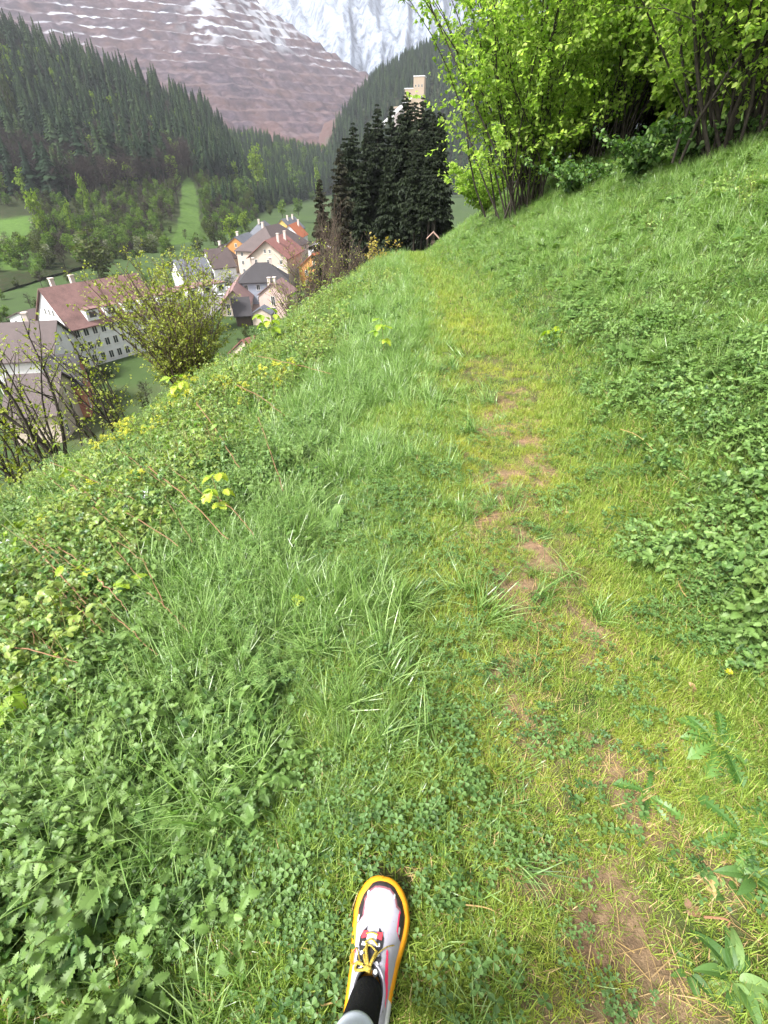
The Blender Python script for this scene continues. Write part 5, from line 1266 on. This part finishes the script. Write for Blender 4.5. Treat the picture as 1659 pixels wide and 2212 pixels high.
def plan_patch(name, mat, parent, poly, lift=.0012, cell=.0011):
    """a thin piece lying on the upper: poly in plan (x, y), 1 mm thick"""
    poly = np.array(poly); x0, y0 = poly.min(0); x1, y1 = poly.max(0)
    xs_ = np.arange(x0, x1 + cell, cell); ys_ = np.arange(y0, y1 + cell, cell); X, Y = np.meshgrid(xs_, ys_)
    cx, cy_ = X[:-1, :-1] + cell / 2, Y[:-1, :-1] + cell / 2; ins = np.zeros(cx.shape, bool); n = len(poly)
    for i in range(n):
        xa, ya = poly[i]; xb, yb = poly[(i + 1) % n]
        cr = ((ya > cy_) != (yb > cy_)) & (cx < (xb - xa) * (cy_ - ya) / (yb - ya + 1e-12) + xa); ins ^= cr
    idx = np.arange(X.size).reshape(X.shape)
    F = np.stack([idx[:-1, :-1][ins], idx[:-1, 1:][ins], idx[1:, 1:][ins], idx[1:, :-1][ins]], 1)
    used = np.unique(F); mp = np.full(X.size, -1); mp[used] = np.arange(len(used))
    xv, yv = X.ravel()[used], Y.ravel()[used]; V = np.stack([xv, yv, up_surf(xv, yv, lift)], 1)
    return link(bpy.data.objects.new(name, np_mesh(name, V, mp[F], mat, None, True)), parent)
def ring_loft(name, rings, mat, parent, caps=True):
    m = MB(); n = len(rings[0]); b = []
    for r_ in rings: m.v += [tuple(map(float, q)) for q in r_]; m.r += [.5] * n
    for i in range(len(rings) - 1):
        for j in range(n): m.f.append((i * n + j, i * n + (j + 1) % n, (i + 1) * n + (j + 1) % n, (i + 1) * n + j)); m.m.append(0)
    if caps:
        m.f.append(tuple(reversed(range(n)))); m.m.append(0); m.f.append(tuple((len(rings) - 1) * n + j for j in range(n))); m.m.append(0)
    return m.build(name, mat, parent, True)
def outline(scale_out, z, n=96, ylo=0.0):
    th = np.linspace(0, 2 * PI, n, endpoint=False); y = .15 - .15 * np.cos(th); sg = np.where(np.sin(th) >= 0, 1, -1)
    w_ = shoe_w(y) * np.where((y < .002) | (y > .2995), .0, 1)
    x = shoe_c(y) + sg * (w_ + scale_out * np.minimum(1, w_ / .02)); y2 = y + scale_out * np.cos(th) * -1
    return np.stack([x, y2, np.full(n, z) + .010 * sstep(.22, .30, y) + .004 * sstep(.04, 0, y)], 1)
def person():
    px0, py0 = -.0414, .1676; root = empty('person', (px0, py0, hz(px0, py0) + .006), R(-9)); root.scale = (1, .88, 1); tag(root, 'person seen from above, one leg in black sock and white and yellow running shoe', 'person')
    shoe = ring_loft('shoe', [outline(-.004, .0, ), outline(.0005, .004), outline(.001, .012)], OUTS, root)       # outsole
    ms = ring_loft('midsole', [outline(.001, .0121), outline(.0030, .020), outline(.0028, .030), outline(.0005, .040), outline(-.004, .0445), outline(-.012, .045)], RUBBER, shoe)
    ms.data.materials.append(OUTS); ms.data.polygons.foreach_set('material_index', np.array([1 if (p.center.y < .075 + .5 * max(0, .03 - p.center.z) and p.center.x > -.01) or p.center.z < .017 else 0 for p in ms.data.polygons], np.int32))
    # white heel part of the midsole
    # upper: a grid over the plan, open at the collar
    ny, nx = 120, 61; yy = np.linspace(.002, .2965, ny); tt = np.sin(np.linspace(-PI / 2, PI / 2, nx)); V = []
    for y in yy:
        w_ = max(float(shoe_w(y)) - .0035 - .003 * float(sstep(.12, .2, y)), .001); x = shoe_c(y) + tt * w_
        V.append(np.stack([x, np.full(nx, y), up_surf(x, np.full(nx, y))], 1))
    V = np.array(V); idx = np.arange(ny * nx).reshape(ny, nx); F = np.stack([idx[:-1, :-1].ravel(), idx[:-1, 1:].ravel(), idx[1:, 1:].ravel(), idx[1:, :-1].ravel()], 1)
    c = V.reshape(-1, 3)[F].mean(1); hole = ((c[:, 0] - .001) / .0285) ** 2 + ((c[:, 1] - .072) / .046) ** 2 < 1
    up = link(bpy.data.objects.new('upper', np_mesh('upper', V.reshape(-1, 3), F[~hole], UPPER, None, True)), shoe)
    # collar: white rim and grey lining
    th = np.linspace(0, 2 * PI, 48, endpoint=False)
    def ring(a, b, dz, yo=.072): 
        x = .001 + a * np.cos(th); y = yo + b * np.sin(th); return np.stack([x, y, up_surf(x, y) * 0 + .092 + .020 * np.sin(th) * .6 + dz + .006 * np.abs(np.cos(th)) * -1], 1)
    ring_loft('collar', [ring(.034, .050, -.022), ring(.0335, .0495, -.004), ring(.031, .047, .003), ring(.0285, .0445, .002)], UPPER, shoe, False)
    ring_loft('lining', [ring(.0286, .0446, .0018), ring(.0262, .042, .003), ring(.0245, .040, -.004), ring(.0245, .040, -.03)], LINING, shoe, False)
    # toe bumper and side overlays
    def edge(sg, ys_, inset): return [(float(shoe_c(y)) + sg * (float(shoe_w(y)) - .0042 - .003 * float(sstep(.12, .2, y)) - inset), y) for y in ys_]
    for lift, mat, nm, ext in ((.0010, PLUM, 'toe_trim', .0045), (.0018, BLACKS, 'toe_cap', 0)):
        poly = edge(-1, np.linspace(.236 - ext, .292, 16), .0) + [(0, .2955)] + edge(1, np.linspace(.292, .230 - ext, 16), 0)
        poly += [(.038 - ext * .6, .240 - ext), (.031 - ext * .5, .262 - ext), (.018, .2725 - ext), (0, .2745 - ext), (-.016, .2725 - ext), (-.027 + ext * .4, .263 - ext), (-.034 + ext * .5, .246 - ext)]
        plan_patch(nm, mat, up, poly, lift)
    for sg, y0, y1, wd in ((-1, .196, .245, .011), (1, .178, .240, .010)):
        for lift, mat, nm, ext in ((.0008, PLUM if sg < 0 else PINK, 'side_trim', .0028), (.0015, BLACKS, 'side_overlay', 0)):
            ys_ = np.linspace(y0, y1, 14); poly = edge(sg, ys_, 0) + edge(sg, ys_[::-1], 0)
            poly = edge(sg, ys_, 0) + [(q[0] - sg * 0, q[1]) for q in edge(sg, [y1], wd * .8 + ext)] + edge(sg, [y0 + .012], wd + ext) + edge(sg, [y0], .003)
            plan_patch(nm, mat, up, poly, lift)
    for px_, py_, rx, ry in ((-.0285, .256, .0022, .007), (.029, .257, .0022, .007), (-.042, .205, .0022, .008), (.047, .193, .0018, .008)):
        plan_patch('reflective_dot', WHITES, up, [(px_ + rx * math.cos(a), py_ + ry * math.sin(a)) for a in np.linspace(0, 6.28, 14)[:-1]], .0024, .0008)
    # lace stay
    def mir(pts): return pts + [(-x, y) for x, y in reversed(pts)]
    off = lambda pts, dx=-.006: [(x + dx, y) for x, y in pts]
    for sg in (-1, 1):
        stay = [(.012, .186), (.019, .178), (.0245, .166), (.0245, .150), (.020, .139), (.024, .131), (.024, .123), (.019, .119), (.024, .111), (.0235, .103), (.017, .094), (.011, .100), (.010, .140), (.0105, .158), (.0125, .17)]
        plan_patch('lace_stay', BLACKS, up, off([(sg * x, y) for x, y in stay]), .0016)
        plan_patch('lace_loop', REDT, up, off([(sg * x, y) for x, y in [(.0095, .176), (.020, .177), (.021, .162), (.010, .163), (.0115, .169)]]), .0032)
        for yb in (.134, .117, .104):
            plan_patch('eyelet_patch', WHITES, up, off([(sg * (.0165 + .004 * math.cos(a)), yb + .0045 * math.sin(a)) for a in np.linspace(0, 6.28, 12)[:-1]]), .003, .0008)
        plan_patch('eyelet_patch', WHITES, up, off([(sg * x, y) for x, y in [(.006, .152), (.018, .156), (.019, .149), (.012, .147)]]), .003, .0008)
    plan_patch('tongue', WHITES, up, off([(-.010, .172), (.010, .172), (.009, .148), (-.009, .148)]), .0022)
    plan_patch('tongue_patch', BLACKS, up, off([(-.0095, .1475), (.0095, .1475), (.009, .118), (-.009, .118)]), .0022)
    # pink flashes on the flanks
    plan_patch('side_flash', PINK, up, [(.0265, .150), (.0300, .146), (.0335, .120), (.0375, .085), (.0360, .060), (.0325, .075), (.0285, .112)], .0012)
    plan_patch('side_flash', PINK, up, [(-.0395, .150), (-.036, .150), (-.0375, .120), (-.040, .095), (-.0415, .10), (-.0415, .12)], .0012)
    plan_patch('heel_strip', BLACKS, up, [(.022, .100), (.026, .094), (.0325, .060), (.0335, .050), (.029, .055), (.0225, .085)], .002)
    plan_patch('heel_flash', PINK, up, [(.0245, .094), (.027, .088), (.031, .064), (.0295, .062), (.026, .076)], .003)
    # laces
    def lace(pts, r=.0021, flat=True):
        A = cat_interp(np.array(pts), 28); m = MB(); m.tube([tuple(p) for p in A], r, 7); return m.build('lace', GOLD, shoe, True)
    def on(x, y, l=.005): return (x, y, float(up_surf(x, y)) + l)
    lace([on(-.018, .170), on(-.006, .1725, .006), on(.006, .170)], .0016)
    lace([on(-.018, .152), on(-.006, .160, .006), on(.008, .150)], .0018)
    lace([on(-.019, .136), on(-.007, .147, .007), on(.010, .136)], .0018)
    kx, ky = -.004, .104
    lace([on(-.013, .150, .006), on(-.012, .135, .010), on(-.007, .118, .012), on(kx, ky, .010)], .0032)
    lace([on(.008, .138, .006), on(.004, .125, .011), on(0, .112, .012), on(kx, ky, .010)], .0030)
    lace([on(-.015, .128, .006), on(-.011, .117, .012), on(kx, ky, .012)], .003)
    lace([on(kx, ky, .012), on(-.014, .108, .013), on(-.022, .117, .010), on(-.032, .142, .010), on(-.041, .146, .014), on(-.046, .134, .014), on(-.042, .121, .012), on(-.030, .116, .009), on(-.019, .110, .010)], .0013)
    lace([on(kx, ky, .012), on(-.020, .101, .011), on(-.030, .106, .009), on(-.026, .116, .009), on(-.014, .110, .012)], .0028)
    lace([on(kx, ky, .013), on(.004, .118, .012), on(.012, .135, .008), on(.026, .152, .005), on(.040, .162, .004)], .0012)
    m = MB(); m.tube([on(kx - .006, ky + .002, .011), on(kx + .006, ky - .001, .012)], .006, 8); m.build('lace_knot', GOLD, shoe, True)
    plan_patch('reflective_dot', WHITES, up, [(-.006 + .006 * math.cos(a), .1125 + .001 * math.sin(a)) for a in np.linspace(0, 6.28, 14)[:-1]], .002, .0006)
    # leg: skin under sock and legging
    def sec(z, y, rx, ry, x=.001): return np.stack([x + rx * np.cos(th), y + ry * np.sin(th), np.full(48, z)], 1)
    def lim(zs, grow_):
        return [sec(z, np.interp(z, LZ, LY), np.interp(z, LZ, LR) + grow_, np.interp(z, LZ, LR) * 1.12 + grow_, np.interp(z, LZ, LX)) for z in zs]
    LZ = [.05, .09, .12, .16, .20, .24, .30, .40, .50, .60, .75, .92]; LY = [.075, .071, .054, .020, -.012, -.038, -.072, -.13, -.18, -.23, -.30, -.37]
    LX = [.001, .001, .001, -.001, -.003, -.005, -.008, -.012, -.016, -.02, -.03, -.04]; LR = [.020, .0245, .027, .0285, .030, .032, .038, .048, .049, .056, .072, .085]
    ring_loft('body', lim(LZ, 0), SKIN, root)
    ring_loft('sock', lim([.070, .085, .10, .12, .14, .16, .18, .20, .215], .0022), SOCK, root, False)
    ring_loft('trousers', lim([.2075], .003) + lim([.208, .214, .220], .0052) + lim([.222, .24, .26, .30, .35, .40, .45, .50, .55, .60, .75, .92], .0040), TRO, root, False)
person()
# ------------------------------------------------------------------ plants and stems one can point at near the path
rp = random.Random(31)
def Q(a, b): return rp.uniform(a, b)
def plant_root(name, label, cat, px, py, group=None, lift=0.0):
    p = hit(px, py, 30, .05); return tag(empty(name, (p[0], p[1], hz(p[0], p[1]) + lift)), label, cat, group)
G_YOUNG = leaf_mat('young_raspberry_leaf', [(0.15, 0.25, 0.02), (0.24, 0.33, 0.025), (0.33, 0.40, 0.04)], 0.45, 0.45, tcol=(1.25, 1.35, .4))
G_ROSE = leaf_mat('rosette_leaf', [(0.030, 0.08, 0.013), (0.06, 0.135, 0.024), (0.10, 0.19, 0.04)], 0.45, 0.3)
def raspberry(label, px, py, h, n, sz, top=True):
    r = plant_root('raspberry_plant', label, 'plant', px, py, 'young raspberry plants among the herbs')
    st = MB(); lf = MB(); tip = Vector((Q(-.04, .04), Q(-.04, .04), h)); st.tube([(0, 0, -.03), tip * .5 + Vector((.01, .01, 0)), tip], [.0032, .0028, .0018], 6, 0, True, .9)
    for i in range(n):
        c = tip * (0.45 + .55 * i / max(1, n - 1)); y0 = i * 2.4 + Q(-.3, .3); pit = Q(.1, .6); L = sz * Q(.5, .9); a, b, nn = rot_frame(y0, pit); e = c + a * L
        st.tube([c, e], [.0012, .0009], 4, 0, False, .3); rn = Q(0, 1)
        for dy, s_ in ((0, 1.15), (1.25, .9), (-1.25, .9)): leaf(lf, e, y0 + dy + Q(-.15, .15), Q(-.55, .1), sz * s_ * Q(.85, 1.1), PR_BERRY, Q(.4, .9), .22, min(1, max(0, rn + Q(-.2, .2))), 0, Q(-.2, .2))
    st.build('stem', G_STEM, r); lf.build('foliage', G_YOUNG, r)
raspberry('largest raspberry shoot with big yellow green leaves, in front of the bare trunks', 250, 925, .55, 9, .115)
raspberry('raspberry shoot with yellow leaves at the left edge beside the nettles', 70, 1560, .24, 7, .055)
raspberry('raspberry shoot with light leaves standing among the orange canes', 215, 1300, .26, 8, .06)
raspberry('small raspberry shoot at the edge between nettles and long grass', 300, 1310, .2, 5, .05)
raspberry('lone raspberry seedling in the short grass right of the long tufts', 650, 1300, .1, 5, .042)
raspberry('raspberry shoot rising beside the dead stalk near the upper edge of the brambles', 480, 1140, .35, 7, .06)
raspberry('leafy raspberry clump on the brink below the willow', 400, 880, .4, 9, .10)
raspberry('raspberry shoot on the brink at the far left', 60, 1035, .35, 9, .08)
raspberry('raspberry shoot on the brink under the village sheds', 590, 740, .5, 9, .13)
raspberry('small yellowish raspberry shoot left of the middle of the path', 830, 770, .4, 6, .08)
def rosette(label, px, py, n, L, prof, name='dandelion', cat='plant', pit=(.15, .8), group=None, lm=None, flower=None):
    r = plant_root(name, label, cat, px, py, group); lf = MB()
    for i in range(int(n * 1.5)): leaf(lf, (Q(-.008, .008), Q(-.008, .008), 0), i * 2.4 + Q(-.25, .25), Q(*pit) + .15, L * Q(.5, .95), prof, Q(.8, 1.9), Q(.3, .8), Q(0, 1), 0, Q(-.35, .35))
    lf.build('foliage', lm or G_ROSE, r)
    if flower:
        st = MB(); st.tube([(0, 0, 0), (.01, .01, flower)], .0012, 5); st.build('stem', G_STEM, r); f = MB()
        for i in range(16): leaf(f, (.01, .01, flower), i * .4, Q(.1, .9), .012, PR_OVAL, .2, .1, Q(0, 1))
        f.build('flower', G_YFLOW, r)
rosette('dense dark rosette of toothed dandelion leaves right of the worn path', 1560, 1590, 26, .15, PR_DANDE, group='dandelion rosettes')
rosette('narrow dandelion rosette on the worn turf', 1410, 1700, 9, .11, PR_DANDE, group='dandelion rosettes')
rosette('dandelion rosette at the right edge below the dense dark one', 1625, 1790, 14, .14, PR_DANDE, group='dandelion rosettes')
rosette('big light green dock with long leaves in the lower right corner', 1600, 2100, 13, .11, PR_DOCK, 'dock_plant', lm=G_HERB)
rosette('dock with upright leaves at the right edge above the bare soil', 1640, 1880, 9, .11, PR_DOCK, 'dock_plant', lm=G_HERB)
rosette('small dock beside the bare soil', 1500, 2080, 6, .07, PR_DOCK, 'dock_plant', lm=G_HERB)
rosette('round leaved plantain at the right edge of the worn turf', 1480, 1222, 6, .075, PR_PLANTAIN, 'plantain', group='plantains', lm=G_HERB)
rosette('plantain with four leaves on the thin turf', 1405, 1400, 5, .06, PR_PLANTAIN, 'plantain', group='plantains', lm=G_HERB)
rosette('plantain low on the right side of the worn turf', 1455, 1650, 5, .06, PR_PLANTAIN, 'plantain', group='plantains', lm=G_HERB)
rosette('broad leaved plantain nearest the bare soil', 1585, 1925, 4, .07, PR_PLANTAIN, 'plantain', group='plantains', lm=G_HERB)
rosette('pale mint like plant with paired leaves left of the shoe', 600, 2095 - 400, 8, .05, PR_NETTLE, 'mint_plant', lm=G_HERB)
rosette('greyish plant with toothed leaves low on the left', 400, 1990, 9, .055, PR_NETTLE, 'mint_plant', lm=G_NETTLE)
rosette('yellow flowering herb at the right edge', 1560, 1475, 6, .06, PR_OVAL, 'yellow_flower', 'flower', lm=G_HERB, flower=.09)
rosette('tall green weed with pointed leaves on the far path', 835, 750, 7, .16, PR_OVAL, 'tall_weed', lm=G_HERB)
rosette('broad leaved weed at the foot of the right bank', 1200, 715, 10, .22, PR_OVAL, 'broad_weed', lm=G_YOUNG)
rosette('rosette with narrow fingered leaves high on the right bank', 1610, 730, 12, .2, PR_NARROW, 'lupin_plant', lm=G_HERB)
# bent dead canes over the brambles
def cane(label, pts, r, hgt):
    A = [hit(*q, 26, .24) for q in pts]
    if max(np.linalg.norm(A[0] - A[1]), np.linalg.norm(A[1] - A[2])) > .9 + .1 * np.linalg.norm(A[1] - EYE): return
    m = MB(); V = []
    for i, p in enumerate(A):
        V.append((p[0], p[1], max(p[2], hz(p[0], p[1]) + .06) + (hgt - .2)))
    a_, b_ = np.array(V[0]), np.array(V[2]); dd = b_ - a_; V = [a_ - dd * .15, np.array(V[1]) * .3 + (a_ + b_) * .35 + np.array([0, 0, .02]), b_ + dd * .15]
    V = cat_interp(np.array(V), 14); V += np.random.default_rng(int(pts[0][0])).normal(0, .0025, V.shape); o0 = V[0].copy()
    m.tube([tuple(v - o0) for v in V], [r * (1 - .6 * i / 13) for i in range(14)], 6)
    o = m.build('dead_cane', G_CANE); o.location = o0; tag(o, label, 'cane', 'dead orange brown canes lying over the brambles')
for i, pts in enumerate([((60, 1170), (110, 1215), (160, 1275)), ((100, 1140), (160, 1180), (215, 1230)), ((190, 950), (260, 1010), (310, 1090)), ((300, 980), (340, 1040), (385, 1110)), ((0, 1290), (60, 1340), (120, 1400)), ((20, 1180), (50, 1260), (60, 1340)), ((180, 1060), (270, 1100), (345, 1150)),
                          ((330, 1010), (420, 1075), (460, 1125)), ((430, 880), (470, 930), (500, 985)), ((640, 700), (680, 730), (715, 765)), ((560, 770), (620, 790), (690, 800)), ((520, 830), (560, 850), (600, 880)), ((280, 1130), (300, 1200), (335, 1260)), ((0, 1390), (70, 1410), (140, 1420)), ((120, 1000), (200, 1040), (260, 1060)), ((560, 905), (580, 960), (600, 1020)), ((690, 655), (720, 690), (750, 715))]):
    cane(['short cane crossing the left edge of the brambles', 'straight cane in front of the pale rag', 'cane pointing away from the large raspberry shoot', 'cane beside the large raspberry shoot', 'cane at the left edge above the nettles', 'upright cane at the far left edge', 'long low cane across the middle of the brambles', 'cane ending near the long grass', 'cane on the upper brambles below the willow', 'cane near the top of the bramble bank', 'flat cane lying across the upper bank', 'cane beside the yellow spurge', 'nearly upright cane beside the raspberry among the canes', 'lowest cane, lying over the nettles', 'thin cane left of the large raspberry shoot', 'upright stalk between brambles and long grass', 'topmost cane where the brambles thin out'][i], pts, Q(.0022, .004) * (1 + .05 * i * (i < 12)), Q(.12, .2))
for i in range(26):
    x, y = Q(25, 560), Q(900, 1330)
    if y < 1010 - .54 * x + 60 or x > 620 - (y - 900) * .7: x, y = Q(30, 230), Q(1050, 1330)
    L = Q(45, 100); cane('thin orange brown dead cane lying among the bramble leaves', ((x, y), (x + L * .5, y + L * .42), (x + L, y + L * Q(.7, 1.1))), Q(.002, .0034), Q(.12, .2))
def stick(label, p0, p1, r, mat, name='dry_stalk', bend=0.02, h=.02, cat='stalk'):
    a = hit(*p0, 60); b = hit(*p1, 60); V = []
    for t in np.linspace(0, 1, 8):
        q = a * (1 - t) + b * t; V.append((q[0] + bend * math.sin(PI * t), q[1], hz(q[0], q[1]) + h + .012 * math.sin(PI * t)))
    V = np.array(V); m = MB(); m.tube([tuple(v - V[0]) for v in V], [r * (1 - .5 * i / 7) for i in range(8)], 6); o = m.build(name, mat); o.location = V[0]; tag(o, label, cat)
stick('curved straw stalk lying left of the shoe', (525, 2040), (690, 2070), .0022, G_STRAW, bend=.03)
stick('straw stalk pointing at the heel of the shoe', (640, 2190), (745, 2165), .0022, G_STRAW)
stick('pale straw stalk lying right of the toe', (960, 1962), (1070, 1980), .0018, G_STRAW)
stick('thin upright straw on the worn turf', (1150, 1445), (1145, 1335), .0014, G_STRAW)
stick('long bent straw at the right edge of the path', (1460, 1245), (1545, 1370), .0020, G_STRAW, bend=-.05)
stick('straw in the grass on the right bank', (1330, 960), (1400, 1010), .0022, G_STRAW, h=.1)
stick('short brown twig on the bare soil', (1510, 1990), (1560, 2010), .0030, G_CANE, 'dry_twig', cat='twig')
def scrap(label, px, py, s_, mat, lift, name, cat):
    p = hit(px, py, 30, lift); m = MB()
    for i in range(4): leaf(m, (Q(-.2, .2) * s_, Q(-.2, .2) * s_, 0), Q(0, 6.28), Q(-.3, .7), s_ * Q(.7, 1.1), PR_OVAL, Q(.3, 1.4), Q(.1, .4), Q(0, 1), 0, Q(-.6, .6))
    o = m.build(name, mat); o.location = (p[0], p[1], hz(p[0], p[1]) + lift); tag(o, label, cat)
G_PALE = leaf_mat('pale_dry_leaf', [(.42, .42, .44), (.52, .52, .52)], .7, .2, tcol=(1, 1, 1))
G_DEAD = leaf_mat('dead_leaf', [(.10, .055, .03), (.18, .10, .05), (.30, .19, .10)], .7, .1)
scrap('crumpled whitish dead leaf caught on the canes', 190, 1310, .05, G_PALE, .16, 'pale_leaf', 'dead leaf')
scrap('whitish dead leaf at the left edge of the brambles', 10, 1170, .06, G_PALE, .18, 'pale_leaf', 'dead leaf')
scrap('whitish dead leaf in the middle of the bramble bank', 320, 1065, .06, G_PALE, .2, 'pale_leaf', 'dead leaf')
scrap('brown dead leaf on the bare soil', 1490, 1970, .035, G_DEAD, .01, 'brown_leaf', 'dead leaf')
scrap('large brown dead leaf beside the dense rosette', 1505, 1490, .035, G_DEAD, .015, 'brown_leaf', 'dead leaf')
scrap('pale brown dead leaf between plantain and bare soil', 1530, 1905, .04, G_STRAW, .012, 'brown_leaf', 'dead leaf')
# ------------------------------------------------------------------ the damp air of the valley
hm = MB(); hm.box(-5200, 5200, -60, 6200, -36.5, 2600)
k = NT('valley_haze'); pv = k.n('ShaderNodeVolumePrincipled'); pv.inputs['Color'].default_value = (.84, .87, .95, 1); pv.inputs['Density'].default_value = 0.0001; pv.inputs['Anisotropy'].default_value = 0.2
k.l(pv.outputs[0], k.out.inputs['Volume'])
tag(hm.build('haze', k.mat), 'thin damp haze in the valley air', 'haze', kind='stuff')
